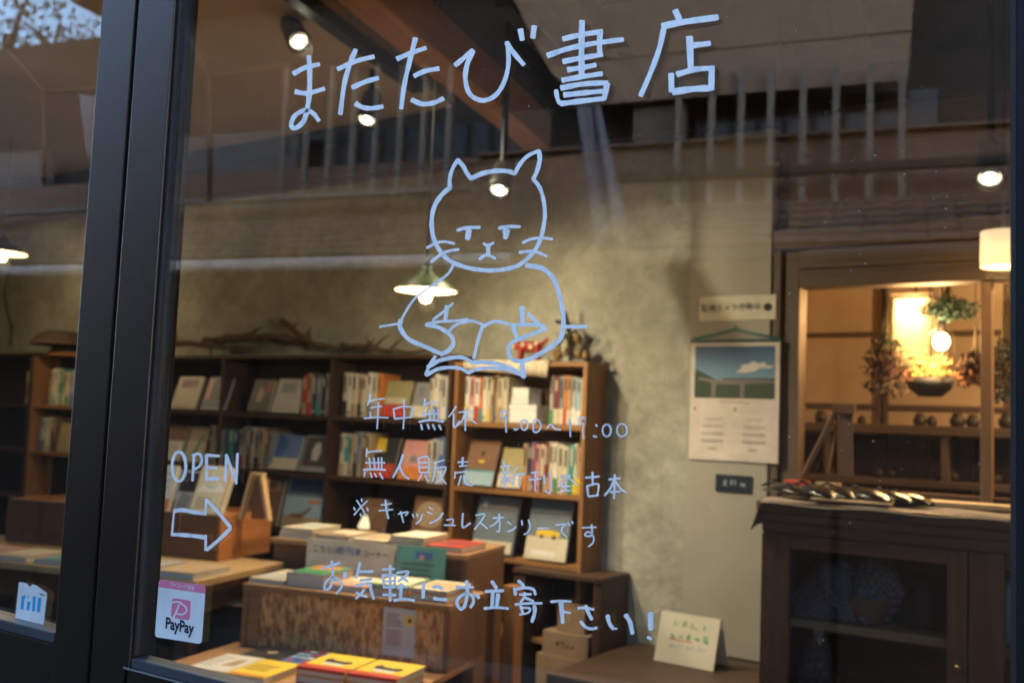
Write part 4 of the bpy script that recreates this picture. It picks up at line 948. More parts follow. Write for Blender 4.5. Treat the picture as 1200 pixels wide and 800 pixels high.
# ------------------------------------------------------------------ DARK GLAZED CABINET
CX0, CX1, CY0, CY1, CZ = -.962, .45, 1.85, 2.32, 1.12
cb = thing('glazed_cabinet', 'large dark antique cabinet with glazed doors at the right', 'cabinet', (CX0, CY0, 0))
CW = CX1 - CX0; CD = CY1 - CY0
B(-.012, CW, -.018, CD, CZ - .03, CZ).build('top', CABW, cb, bevel=.004)
B(-.006, CW, -.010, CD - .01, CZ - .055, CZ - .031).build('moulding', CABW, cb, bevel=.004)
B(0, CW, 0, .02, CZ - .085, CZ - .056).build('frieze', CABW, cb, bevel=.002)
B(0, .02, .021, CD - .01, 0, CZ - .056).build('side_panel', CABWZ, cb)
B(.02, CW, CD - .02, CD - .01, 0, CZ - .056).build('back_panel', CABW, cb)
zs_ = .805
B(.021, CW - .001, .03, CD - .021, zs_ - .02, zs_).build('shelf', wood('cabinet_shelf_wood', (.30, .20, .12), (.2, .13, .08), 0), cb)
B(.021, CW - .001, .03, CD - .021, .40, .42).build('shelf', CABW, cb)
xa = PY(925, 700, CY0).x - CX0; xb = PY(1110, 700, CY0).x - CX0; xc = PY(1160, 700, CY0).x - CX0
for k, (a, b_) in enumerate(((.0, xb + (xc - xb) * .48), (xb + (xc - xb) * .52, CW))):
    d = B(a, a + xa, -.002, .022, .06, CZ - .087).build('door', CABWZ, cb, bevel=.003)
    B(b_ - (xc - xb) * .48 if k == 0 else b_ - .07, b_, -.002, .022, .06, CZ - .087).build('door_stile', CABWZ, d, bevel=.003)
    l0, l1 = a + xa + .001, (b_ - (xc - xb) * .48 if k == 0 else b_ - .07) - .001
    B(l0, l1, -.001, .021, CZ - .125, CZ - .087).build('door_rail', CABW, d, bevel=.003)
    B(l0, l1, -.001, .021, .06, .14).build('door_rail', CABW, d, bevel=.003)
    B(l0, l1, .010, .013, .141, CZ - .126).build('pane', CGLASS, d)
    MB().ball((l1 + .03, -.012, .75), .010).build('handle', mat('brass_knob', (.3, .2, .08), .35, metal=.9), d)
# bundles in the cabinet, shaped to stand in for a person mirrored there
def gingham(name, ca_, cb_, sc):
    m = bpy.data.materials.new(name); m.use_nodes = True; t = m.node_tree
    tc = t.nodes.new('ShaderNodeTexCoord'); ck = t.nodes.new('ShaderNodeTexChecker'); ck.inputs['Scale'].default_value = sc
    ck.inputs[1].default_value = (*ca_, 1); ck.inputs[2].default_value = (*cb_, 1)
    t.links.new(tc.outputs['Object'], ck.inputs[0]); t.links.new(ck.outputs[0], t.nodes['Principled BSDF'].inputs[0]); t.nodes['Principled BSDF'].inputs['Roughness'].default_value = .9
    return m
def heap(lab, px0, px1, pyt, z0, y, m, name='mirror_stand_in', cat='cloth', lumps=7):
    a, b_ = PY(px0, 730, y), PY(px1, 730, y); zt = PY((px0 + px1) / 2, pyt, y).z; h = zt - z0; w = b_.x - a.x
    n, k = 22, 12; vs = []; ph_ = random.uniform(0, 6)
    for j in range(k + 1):
        for i in range(n):
            an = 2 * math.pi * i / n; v = j / k
            r = math.cos(v * math.pi / 2) ** .45 * (1 + .20 * math.sin(an * 3 + ph_ + v * 4) + .10 * math.sin(an * 7 + v * 9) + .06 * math.sin(an * 11 - v * 17))
            vs.append((w / 2 * r * math.cos(an), .11 * r * math.sin(an), h * v * (1 + .06 * math.sin(an * 2 + ph_)) if j < k else h))
    fs = [(j * n + i, j * n + (i + 1) % n, (j + 1) * n + (i + 1) % n, (j + 1) * n + i) for j in range(k) for i in range(n)] + [tuple(range(n))[::-1]]
    o = MB().add(vs, fs, 0, True).build(name, m); o.location = ((a.x + b_.x) / 2, y, z0 + .001); tag(o, lab, cat, 'stand-ins for a mirrored person inside the dark cabinet')
heap('purple checked stand-in for a mirrored person behind the left cabinet glass', 938, 1015, 652, zs_, 2.02, gingham('purple_check', (.15, .13, .18), (.05, .045, .065), 120))
heap('blue and white striped stand-in for a mirrored person in the middle of the cabinet shelf', 1000, 1062, 650, zs_, 2.05, gingham('blue_stripe_check', (.17, .15, .20), (.05, .05, .07), 90))
heap('black stand-in for a mirrored person at the right end of the cabinet shelf', 1055, 1108, 668, zs_, 2.06, mat('stand_in_black', (.015, .015, .018), .95))
heap('dark grey stand-in for a mirrored person on the lower cabinet shelf', 935, 990, 745, .42, 2.02, gingham('grey_check', (.05, .05, .06), (.02, .02, .025), 50))
q = PY(1018, 662, 2.0)
t = thing('basket', 'small brown basket on the cabinet shelf between the stand-in bundles', 'basket', (q.x, 1.98, zs_))
MB().lathe([(0, 0), (.05, 0), (.065, .07), (.06, .07), (.046, .008), (0, .008)], 20).build('body', mat('brown_wicker', (.16, .09, .05), .8, bump=.8, bscale=90), t)
MB().tube([(.062 * math.cos(a), 0, .07 + .05 * math.sin(a)) for a in [math.pi * k / 10 for k in range(11)]], .004, 6).build('handle', mat('brown_wicker', (0, 0, 0)), t)
q = PY(1183, 715, 2.0)
t = thing('jar', 'pale blue glass jar on the cabinet shelf at the right edge', 'jar', (q.x, 2.0, zs_ + .001))
MB().lathe([(0, 0), (.05, 0), (.055, .02), (.055, .10), (.035, .125), (.035, .14)], 20).build('body', mat('pale_blue_jar', (.25, .32, .38), .3), t); MB().lathe([(.038, .14), (.038, .158), (0, .16)], 20).build('lid', mat('jar_lid_blue', (.08, .15, .3), .4), t)
q = PY(958, 775, 2.0)
t = thing('jar', 'small pale bottle on the lower cabinet shelf at the left', 'jar', (q.x, 2.0, .421))
MB().lathe([(0, 0), (.03, 0), (.03, .25), (.012, .29), (.012, .33)], 16).build('body', mat('pale_blue_jar', (0, 0, 0)), t); MB().lathe([(.014, .33), (.014, .35), (0, .35)], 12).build('cap', WPAPER, t)
# cloth on top of the cabinet
mb = MB(); n, k = 30, 8; vs = []
X0, X1 = CX0 - .03, -.02
for j in range(k + 1):
    for i in range(n + 1):
        u, v = i / n, j / k; x = X0 + (X1 - X0) * u; y = CY0 - .03 + v * .34; z = CZ + .004 + .0025 * math.sin(u * 23 + v * 5)
        if x < CX0 - .014: z -= .075 * (1 - i) + 0
        if j == 0: z -= .010
        vs.append((x if i else CX0 - .022, y, z))
mb.add(vs, [(j * (n + 1) + i, j * (n + 1) + i + 1, (j + 1) * (n + 1) + i + 1, (j + 1) * (n + 1) + i) for j in range(k) for i in range(n)], 0, True)
o = tag(mb.build('cloth_cover', mat('taupe_cloth', (.24, .19, .15), .9, (.17, .13, .10), scale=15)), 'taupe cloth laid over the top of the dark cabinet, hanging at its left corner', 'cloth'); m_ = o.modifiers.new('s', 'SOLIDIFY'); m_.thickness = .002
q0, q1 = PZ(966, 584, CZ + .008), PZ(1064, 589, CZ + .008)
o = tag(B(0, q1.x - q0.x, 0, .05, 0, .006).build('wooden_strip', wood('pale_strip', (.5, .36, .2), (.4, .28, .15), 0), bevel=.001), 'pale flat wooden strip at the front of the cabinet top', 'strip'); o.location = (q0.x, CY0 + .0, CZ + .009)
q0 = PZ(1078, 577, CZ + .01)
o = tag(B(0, .35, 0, .10, 0, .012).build('wooden_board', wood('pale_strip', (0, 0, 0), (0, 0, 0), 0), bevel=.001), 'pale lit wooden board at the right of the cabinet top', 'board'); o.location = (q0.x, 2.02, CZ + .008)
GB = mat('glossy_black', (.006, .006, .007), .17, spec=.35)
for i, (px, py, s_) in enumerate(((912, 562, 1.5), (944, 566, 1.6), (972, 570, 1.5), (1000, 572, 1.6), (1030, 572, 1.4), (1052, 576, 1.3))):
    q = PY(px, py + 6, 2.03)
    t = thing('slipper', 'glossy black slipper on the cabinet top, %s from the left' % ORD[i], 'slipper', (q.x, 2.03 - .012 * (i % 2), CZ + .012), rad(-48 + random.uniform(-6, 10)), 'row of glossy black slippers')
    vs = []; n, k = 14, 16
    for j in range(k + 1):
        v = j / k; w_ = .026 * s_ * math.sin(math.pi * min(.97, max(.04, v))) ** .5 * (1 - .15 * math.sin(v * 6)); hgt = (.022 if v > .5 else .010 + .012 * v * 2) * s_ * math.sin(math.pi * min(.97, max(.05, v))) ** .6
        for i2 in range(n):
            an = 2 * math.pi * i2 / n; vs.append((-.09 + .18 * v * s_, w_ * math.cos(an), max(0, hgt * (.5 + .5 * math.sin(an)))))
    MB().add(vs, [(j * n + i2, j * n + (i2 + 1) % n, (j + 1) * n + (i2 + 1) % n, (j + 1) * n + i2) for j in range(k) for i2 in range(n)] + [tuple(range(n)), tuple(range(k * n, (k + 1) * n))], 0, True).build('upper', GB, t)
    MB().tube([(-.05, -.018 * s_, .012 * s_), (-.02, 0, .024 * s_), (0, .018 * s_, .018 * s_)], .004, 6).build('strap', GB, t)

# ------------------------------------------------------------------ LAMPS
ENAM = mat('green_enamel', (.014, .027, .007), .5, spec=.12)
ENIN = mat('white_enamel_inside', (.66, .58, .40), .5)
def pendant(px, py, y, R_, lab, en, cordpx=None):
    c = PY(px, py, y)
    t = thing('enamel_pendant', lab, 'pendant lamp', (c.x, y, c.z), 0, 'green enamel pendant lamps')
    MB().lathe([(R_, 0), (R_ * .98, .006), (R_ * .62, .034), (R_ * .32, .052), (R_ * .2, .066), (R_ * .2, .082), (0, .086)], 36).build('lamp_shade', ENAM, t)
    MB().lathe([(R_ * .985, .001), (R_ * .96, .004), (R_ * .53, .028), (R_ * .22, .038), (0, .04)], 36).build('shade_lining', ENIN, t)
    MB().ball((0, 0, -.012), .024, sq=(1, 1, 1.15)).build('bulb', BULB, t)
    MB().tube([(0, 0, .078), (0, 0, .11)], [.012, .006], 10).build('holder', GASK, t)
    MB().tube([(0, 0, .11), (0, 0, 2.98 - c.z)], .0035, 6).build('cord', GASK, t)
    lamp('pendant_light', (c.x, y, c.z - .045), en, .028, (1, .72, .40))
    return c
pc = pendant(499, 341, 1.75, .105, 'green enamel pendant lamp glowing through the left arm of the cat drawing', 9)
pendant(3, 297, 1.9, .115, 'green enamel pendant lamp glowing at the left edge of the left pane', 6)

TRK = mat('black_track', (.015, .015, .015), .5)
def spot(px, py, y, hx, hy, lab, aim, en, size=75):
    """lens at pixel (px,py); body towards pixel (hx,hy)"""
    c = PY(px, py, y); h_ = PY(hx, hy, y + .05)
    t = thing('spotlight', lab, 'spotlight', c, 0, 'black ceiling spotlights')
    d = (c - h_ + Vector((0, -.02, -.04))).normalized(); bk_ = -d
    q_ = d.to_track_quat('Z', 'Y'); M_ = q_.to_matrix().to_4x4()
    MB().ball(d * .004, .021, sq=(1, 1, .28), M=M_).build('bulb', HALO, t)
    MB().lathe([(.0, -.14), (.030, -.14), (.037, -.12), (.040, -.02), (.042, .008), (.033, .008), (.029, -.010)], 20, M=M_).build('housing', TRK, t)
    MB().lathe([(.024, -.011), (.027, -.002), (.029, .0)], 20, M=M_).build('reflector_ring', ENIN, t)
    e = bk_ * .075; MB().tube([e, e + Vector((0, 0, .05)), (e.x, e.y, 2.72 - c.z)], .012, 8).build('arm', TRK, t)
    lamp('spot_light', c + d * .05, en, .03, (1, .84, .58), 'SPOT', tuple((c + d).lerp(Vector(aim), .35)), size, .8)
spot(350, 48, 1.45, 325, 20, 'brightest black ceiling spotlight, beside the first character of the shop name', (-2.2, 2.4, .9), 46, 125)
spot(430, 140, 1.95, 435, 112, 'black spotlight under the second character of the shop name', (-3.4, 2.5, 1.1), 5, 120)
spot(585, 222, 1.95, 588, 205, 'black spotlight seen inside the head of the cat drawing', (-1.7, 2.59, 2.0), 30, 115)
spot(1160, 208, 2.1, 1160, 190, 'black spotlight above the drum shade at the right', (-.9, 2.3, 1.1), 8, 120)
# track rails
def rail(p0, p1, lab):
    t = thing('track_rail', lab, 'track', p0, 0, 'black lighting tracks'); d = Vector(p1) - Vector(p0)
    bar((0, 0, 0), d, .05, .05, 'profile', TRK, t)
    B(-.02, .02, -.02, .02, -.01, .05).build('end_cap', TRK, t)
a = PZ(334, -14, 2.62); b_ = a + Vector((-math.sin(TA), math.cos(TA), 0)) * .95
rail((a.x, a.y, 2.62), (b_.x, b_.y, 2.62), 'black lighting track running above the first two characters')
def on_rail(y): return (a.x - (y - a.y) * math.tan(TA), y)
struct(MB().prism([(-8, .1), on_rail(.1), on_rail(2.5), (-8, 2.5)], 2.652, 2.70, 'z').build('ceiling_panel', mat('beige_ceiling_board', (.66, .56, .49), .85, (.58, .49, .42), scale=3, bump=.1)))
a = PZ(590, 0, 2.62); rail((a.x, a.y, 2.62), (a.x - .2, a.y + .9, 2.62), 'black lighting track right of the orange beam')

# ================================================================== SLIDING DOORS
def doorbox(t, name, x0, x1, z0, z1, y0, y1, m, bev=.002): return B(x0, x1, y0, y1, z0, z1).build(name, m, t, bevel=bev)
GX0, GX1 = -1.171, -.111
ZS = .97
rd = thing('sliding_door', 'dark bronze sliding door with the hand-lettered glass, at the right', 'door', (0, 0, 0))
SXL, SXR = PY(134, 400, -.014).x, PY(177, 400, -.014).x
doorbox(rd, 'stile', SXL, SXR, .0, 2.19, -.014, .02, DARKM)
doorbox(rd, 'glazing_bead', SXR + .0005, GX0 - .0003, ZS, 2.10, -.009, .016, BEADM)
doorbox(rd, 'stile', GX1 + .012, GX1 + .12, .0, 2.19, -.014, .02, DARKM)
doorbox(rd, 'glazing_bead', GX1 + .0, GX1 + .0045, ZS, 2.10, -.009, .016, BEADM, .001)
doorbox(rd, 'gasket', GX1 + .0048, GX1 + .0115, ZS, 2.10, -.007, .016, GASK, 0)
doorbox(rd, 'bottom_rail', GX0 - .0155, GX1 + .0115, .80, ZS - .016, -.014, .02, DARKM)
doorbox(rd, 'sill_bead', GX0 - .0055, GX1 - .0005, ZS - .0155, ZS - .002, -.012, .016, mat('satin_grey_sill', (.12, .13, .15), .35, metal=.5))
doorbox(rd, 'sill_edge', GX0 - .0155, GX1 + .0115, ZS - .0165, ZS - .0145, -.0165, -.0145, mat('bright_edge', (.5, .5, .52), .3, metal=.6), 0)
doorbox(rd, 'lower_panel', GX0 - .0155, GX1 + .0115, .1, .798, -.01, .01, DARKM)
doorbox(rd, 'top_rail', GX0 - .0155, GX1 + .0115, 2.101, 2.19, -.014, .02, DARKM)
gp = B(GX0, GX1, -.0025, .0025, ZS - .002, 2.10).build('glass_pane', GLASS, rd)
ld = thing('sliding_door', 'dark bronze sliding door cut by the left edge, its glass bearing a blue-lettered sticker', 'door', (0, 0, 0))
LX = PY(90, 400, .0).x
doorbox(ld, 'stile', LX, PY(130, 400, 0).x, .0, 2.19, .0, .05, DARKM)
zl = PY(30, 744, 0).z
doorbox(ld, 'gasket', LX - .005, LX - .0005, zl, 2.10, .015, .035, GASK, 0)
doorbox(ld, 'bottom_rail', -2.5, LX - .0005, .80, zl - .002, .0, .05, DARKM)
doorbox(ld, 'sill_bead', -2.5, LX - .0055, zl - .0015, zl + .014, .0, .04, mat('satin_grey_sill', (0, 0, 0)))
doorbox(ld, 'lower_panel', -2.5, LX - .0005, .1, .798, .01, .03, DARKM)
doorbox(ld, 'top_rail', -2.5, LX - .0005, 2.101, 2.19, .0, .05, DARKM)
gl_ = B(-2.5, LX - .005, .0225, .0275, zl + .0145, 2.10).build('glass_pane', GLASS, ld)
sbox('door_seal_gap', (PY(130, 400, 0).x + .001, GX0 - .03, .0215, .045, 0, 2.19), GASK)
sbox('door_head', (-3.4, 1.2, -.06, .08, 2.192, 2.199), DARKM)
sbox('door_track', (-3.4, 1.2, -.06, .08, .0, .02), DARKM)
# doors closing the rest of the shop front
for k, (a, b_) in enumerate(((-3.4, -2.502), (.02, 1.2))):
    d_ = thing('sliding_door', ['dark bronze sliding door beyond the left edge', 'dark bronze sliding door beyond the right edge'][k], 'door', (0, 0, 0))
    doorbox(d_, 'stile', a, a + .09, 0, 2.19, -.02, .03, DARKM); doorbox(d_, 'stile', b_ - .09, b_, 0, 2.19, -.02, .03, DARKM)
    doorbox(d_, 'bottom_rail', a + .091, b_ - .091, .1, .96, -.02, .03, DARKM); doorbox(d_, 'top_rail', a + .091, b_ - .091, 2.1, 2.19, -.02, .03, DARKM)
    B(a + .091, b_ - .091, .002, .007, .961, 2.099).build('glass_pane', GLASS, d_)

# ------------------------------------------------------------------ HAND LETTERING ON THE GLASS
zoff = [0]
CAP = [.7]
def ribbon(mb, pts, w, closed=False, Y=-.0030):
    """pts in photo pixels; the stroke is laid on the outer face of the pane"""
    P_ = [Vector((p[0], p[1])) for p in pts]; n = len(P_); out = []
    if n == 2: segs = [P_[0].lerp(P_[1], k / 4) for k in range(5)]; out = segs
    else:
        for i in range(n - 1):
            p0 = P_[i - 1] if i else (P_[-2] if closed else P_[0] * 2 - P_[1]); p1, p2 = P_[i], P_[i + 1]
            p3 = P_[i + 2] if i + 2 < n else (P_[1] if closed else p2 * 2 - p1)
            # sharp corners stay sharp
            for k in range(6):
                t = k / 6; a = 2 * p1; b_ = p2 - p0; c = 2 * p0 - 5 * p1 + 4 * p2 - p3; d = -p0 + 3 * p1 - 3 * p2 + p3
                out.append((a + b_ * t + c * t * t + d * t ** 3) * .5)
        out.append(P_[-1])
    zoff[0] += 1; y = Y - (zoff[0] % 40) * .00002
    L_, R_ = [], []; m = len(out)
    for i, p in enumerate(out):
        d = (out[min(i + 1, m - 1)] - out[max(i - 1, 0)])
        d = d.normalized() if d.length > 1e-6 else Vector((1, 0)); nn = Vector((-d.y, d.x)); ww = w / 2 * (1 + .07 * math.sin(i * .9 + zoff[0]) + random.uniform(-.05, .05)) * (1.08 - .16 * i / m)
        L_.append(p + nn * ww); R_.append(p - nn * ww)
    poly_caps = []
    vs = [PY(q.x, q.y, y) for q in L_] + [PY(q.x, q.y, y) for q in R_]
    fs = [(i, i + 1, m + i + 1, m + i) for i in range(m - 1)]
    # rounded ends
    for end, sgn in ((0, -1), (m - 1, 1)):
        d = (out[min(end + 1, m - 1)] - out[max(end - 1, 0)]); d = d.normalized() if d.length > 1e-6 else Vector((1, 0)); nn = Vector((-d.y, d.x)); p = out[end]; base = len(vs)
        for k in range(1, 4):
            a = math.pi * k / 4; q = p + nn * (w / 2 * math.cos(a)) + d * sgn * (w / 2 * CAP[0] * math.sin(a)); vs.append(PY(q.x, q.y, y))
        fs.append((end, base, base + 1, base + 2, m + end))
    mb.add(vs, fs)
def strokes(name, lab, groups):
    mb = MB()
    for (ox, oy, sc, w, ss) in groups:
        for s_ in ss:
            ww = w; cl = False
            if isinstance(s_[0], (int, float)): ww = s_[0]; s_ = s_[1:]
            if s_[0] == s_[-1] and len(s_) > 3: cl = True
            ribbon(mb, [(ox + x / sc, oy + y / sc) for x, y in s_], ww / sc, cl)
    me = bpy.data.meshes.new(name); me.from_pydata(mb.v, [], mb.f); me.materials.append(PAINT)
    b_ = bmesh.new(); b_.from_mesh(me)
    for f_ in b_.faces:
        if f_.normal.y > 0: f_.normal_flip()
    b_.to_mesh(me); b_.free()
    o = bpy.data.objects.new(name, me); COL.objects.link(o); o.parent = rd; o['label'] = lab
def circ(cx, cy, rx, ry, n=9, tilt=0): return [(cx + rx * math.cos(2 * math.pi * k / n - 1.5) , cy + ry * math.sin(2 * math.pi * k / n - 1.5)) for k in range(n)] + [(cx + rx * math.cos(-1.5), cy + ry * math.sin(-1.5))]

CAP[0] = .2
strokes('shop_name_lettering', 'large hand-painted white shop name across the top of the glass', [
 (300, 0, 4, 22, [
  [(174, 347), (230, 318), (298, 302)], [(182, 430), (240, 438), (322, 416)], [(247, 262), (252, 340), (250, 440), (240, 510), (222, 570), (182, 602), (165, 582), (185, 540), (230, 518), (268, 532), (296, 568)],
  [(382, 325), (470, 287), (554, 266)], [(468, 232), (440, 300), (413, 400), (395, 538)], [(450, 412), (510, 385), (575, 366)], [(465, 485), (500, 504), (545, 508), (596, 500)],
  [(660, 278), (720, 252), (798, 225)], [(748, 178), (717, 300), (695, 400), (680, 512)], [(740, 358), (790, 335), (858, 322)], [(728, 468), (780, 488), (835, 482), (880, 462)],
  [(932, 308), (975, 272), (1018, 234)], [(1018, 236), (988, 310), (982, 380), (1005, 445), (1065, 472), (1125, 445), (1165, 380), (1184, 290), (1176, 196)], [(1174, 200), (1205, 245), (1256, 306)],
  [26, (1239, 137), (1248, 190)], [26, (1305, 122), (1297, 180)]]),
 (600, 0, 4, 24, [
  [(237, 184), (320, 165), (424, 148)], [(414, 150), (410, 200), (412, 262)], [(164, 262), (260, 230), (380, 205), (522, 186)], [(238, 290), (330, 272), (425, 257)], [(260, 328), (330, 318), (394, 305)], [(234, 377), (330, 360), (424, 346)], [28, (328, 97), (326, 200), (326, 348)],
  [20, (206, 422), (213, 462), (226, 488)], [(228, 414), (330, 395), (450, 388)], [26, (446, 390), (432, 466)], [(242, 446), (330, 437), (424, 428)], [(226, 487), (330, 474), (434, 462)],
  [30, (764, 48), (784, 92)], [30, (702, 124), (800, 105), (966, 82)], [(712, 132), (690, 230), (652, 335), (602, 452)], [30, (832, 172), (838, 318)], [26, (846, 214), (930, 204)],
  [26, (772, 350), (860, 326), (948, 320)], [28, (746, 345), (748, 432)], [28, (936, 322), (934, 422)], [30, (752, 432), (850, 418), (934, 414)]])])
CAP[0] = .7
strokes('cat_drawing', 'white line drawing of a cat lying over an open book', [
 (490, 160, 6.667, 30, [
  [(248, 396), (247, 330), (266, 260), (308, 182)], [34, (308, 184), (350, 230), (380, 285), (412, 330)], [36, (412, 328), (500, 290), (600, 270), (700, 272), (752, 290)], [(754, 290), (800, 210), (860, 150), (942, 112)], [34, (944, 114), (950, 180), (932, 260), (902, 328)]]),
 (0, 0, 1, 5, [[(528.3, 219.3), (518.5, 227.5), (511, 238), (506.8, 250), (505.8, 264.5), (508.8, 281), (517, 296), (529, 306.5), (547, 313.5), (565, 316.3), (580, 316.7), (595, 314.8), (607, 311), (617.5, 303.5), (628, 291.5), (634, 278), (637.8, 260), (638.5, 250), (637, 235), (632.5, 220), (625, 210)],
   [3, (531, 311), (523.8, 322), (503.5, 336.5), (486.8, 349), (477, 362.5), (469.5, 376)], [5.2, (469.5, 375), (469, 384), (478.5, 397), (495, 404.8), (517, 414.5)], [5.5, (617, 311), (634, 314), (646, 323), (652.5, 336), (657, 352), (660.2, 369), (660, 386)]]),
 (490, 230, 6.667, 26, [
  [(306, 265), (380, 246), (480, 243)], [46, (396, 268), (390, 310)], [40, (390, 310), (385, 330)], [(632, 250), (700, 237), (793, 238)], [50, (688, 266), (686, 300)], [44, (686, 300), (682, 322)],
  [22, (512, 370), (545, 384), (588, 364)], [34, (547, 380), (548, 460)], [24, (482, 490), (520, 462), (560, 464), (602, 486)],
  [22, (70, 402), (140, 365), (210, 355), (282, 370)], [24, (102, 512), (180, 452), (250, 425), (316, 415)], [22, (817, 362), (880, 335), (960, 325), (1048, 335)], [24, (792, 438), (870, 430), (940, 440), (1003, 468)]]),
 (435, 340, 6.667, 34, [
  [34, (545, 500), (600, 472), (638, 425), (634, 372), (598, 332), (520, 288), (430, 270)], [22, (430, 264), (530, 245), (640, 240), (755, 226)], [20, (482, 232), (560, 170), (638, 102)], [32, (592, 125), (578, 242)],
  [24, (612, 318), (640, 285), (700, 255), (790, 240), (870, 268)], [28, (880, 280), (940, 250), (1000, 245), (1080, 268)], [27, (868, 280), (832, 400), (802, 528)],
  [26, (500, 516), (450, 600), (426, 660)], [32, (442, 600), (530, 550), (640, 525), (720, 527), (795, 570)], [32, (798, 566), (870, 562), (1000, 577), (1110, 618), (1180, 655)], [28, (430, 662), (520, 616), (620, 602), (700, 612), (760, 645)], [28, (760, 642), (830, 616), (950, 606), (1080, 625), (1175, 662)], [18, (67, 285), (205, 262)]]),
 (560, 340, 6.667, 32, [
  [34, (668, 300), (640, 385), (560, 448), (480, 498), (400, 538), (330, 553), (270, 540), (240, 492), (243, 432), (285, 398)], [(285, 396), (400, 350), (530, 302)], [30, (526, 292), (470, 258), (395, 185)], [30, (470, 272), (400, 268), (260, 272)], [38, (346, 135), (350, 262)], [36, (278, 290), (304, 368)],
  [40, (346, 555), (357, 676)], [28, (690, 285), (848, 283)]])])
strokes('opening_hours_lettering', 'thin handwritten line giving the opening hours, 年中無休 9:00~19:00', [
 (420, 455, 6.667, 13.5, [
  [(88, 45), (88, 90), (70, 130)], [(76, 104), (140, 86), (204, 78)], [(100, 150), (150, 140), (183, 140)], [(92, 185), (96, 225)], [(46, 233), (140, 225), (230, 228)], [(155, 110), (152, 220), (146, 314)],
  [(275, 157), (282, 235)], [(277, 160), (345, 142), (422, 152), (413, 222)], [(285, 236), (412, 224)], [(355, 87), (358, 200), (350, 314)],
  [(520, 82), (512, 150)], [(516, 126), (570, 108), (633, 112)], [(492, 210), (570, 196), (633, 200)], [(512, 162), (517, 214)], [(553, 165), (557, 235)], [(588, 165), (592, 235)], [(623, 165), (627, 235)], [18, (475, 260), (560, 246), (663, 258)], [16, (490, 282), (498, 320)], [16, (540, 280), (552, 313)], [16, (580, 282), (598, 320)], [16, (630, 287), (645, 320)],
  [(762, 140), (732, 190), (705, 220)], [(744, 200), (748, 304), (792, 252)], [(785, 186), (860, 180), (900, 186)], [(835, 152), (835, 328)], [(832, 200), (802, 262), (762, 296)], [(842, 200), (880, 242), (922, 272)]]),
 (570, 460, 5.717, 12, [
  [(140, 135), (115, 120), (96, 140), (106, 165), (134, 160), (141, 138), (130, 200), (133, 263)], [(185, 240), (196, 248), (210, 242)], circ(254, 215, 22, 34), [(320, 185), (315, 256), (345, 260), (366, 222), (348, 186), (320, 185)], [(405, 236), (430, 212), (458, 240), (496, 247)], [(557, 178), (563, 294)],
  [(650, 165), (618, 172), (622, 208), (652, 198), (660, 165), (646, 250), (650, 308)], [13, (733, 214), (740, 224)], [14, (718, 290), (736, 295)], circ(806, 252, 28, 40), circ(908, 250, 34, 42)])])
strokes('unstaffed_sales_lettering', 'thin handwritten line reading 無人販売 新刊本・古本', [
 (420, 455, 6.667, 13.5, [
  [(66, 470), (62, 533)], [(66, 500), (120, 490), (184, 485)], [(56, 580), (130, 578), (205, 580)], [(85, 542), (92, 622)], [(120, 542), (127, 622)], [(155, 540), (158, 622)], [(181, 540), (183, 622)], [17, (40, 635), (120, 630), (210, 635)], [(50, 652), (45, 688)], [(93, 658), (105, 694)], [(125, 662), (140, 690)], [(165, 658), (190, 704)],
  [18, (350, 517), (320, 600), (271, 693)], [18, (322, 612), (350, 670), (393, 705)],
  [(470, 542), (475, 650)], [(470, 542), (546, 538), (546, 662)], [(480, 580), (540, 578)], [(480, 616), (540, 616)], [(478, 656), (545, 656)], [(492, 672), (466, 720)], [(518, 675), (545, 723)], [(592, 580), (668, 560)], [(602, 580), (595, 660), (580, 720)], [(605, 622), (682, 616), (650, 690), (605, 738)], [(620, 642), (650, 700), (684, 744)],
  [17, (815, 540), (812, 602)], [(777, 576), (850, 572)], [(790, 607), (845, 603)], [(757, 650), (753, 700)], [(757, 660), (850, 645)], [(802, 680), (781, 754)], [(828, 680), (835, 735), (870, 756), (900, 750)]]),
 (570, 460, 5.717, 12, [
  [(115, 455), (120, 485)], [(95, 496), (160, 488)], [(112, 505), (114, 522)], [(146, 500), (136, 525)], [(95, 537), (165, 530)], [(95, 572), (170, 566)], [(127, 540), (127, 638)], [(120, 578), (96, 618)], [(140, 580), (165, 600)], [(215, 492), (190, 520), (182, 600), (172, 622)], [(188, 548), (260, 540)], [(225, 548), (219, 634)],
  [(300, 536), (350, 530)], [(290, 582), (365, 575)], [(328, 536), (326, 654)], [(386, 552), (389, 608)], [(430, 522), (432, 640), (418, 672), (394, 655)],
  [(492, 566), (560, 554)], [(540, 545), (518, 592), (480, 630)], [(545, 562), (580, 592), (606, 618)], [(502, 627), (560, 625)], [(530, 592), (530, 656)], [(497, 655), (560, 655)],
  [14, (665, 568), (755, 560)], [14, (710, 532), (712, 605)], [14, (675, 622), (682, 690)], [14, (674, 624), (748, 612), (744, 685)], [14, (686, 694), (748, 686)],
  [14, (822, 580), (895, 572)], [14, (860, 547), (855, 708)], [14, (855, 588), (830, 640), (793, 687)], [14, (860, 588), (900, 642), (936, 667)], [14, (832, 665), (893, 660)]])])
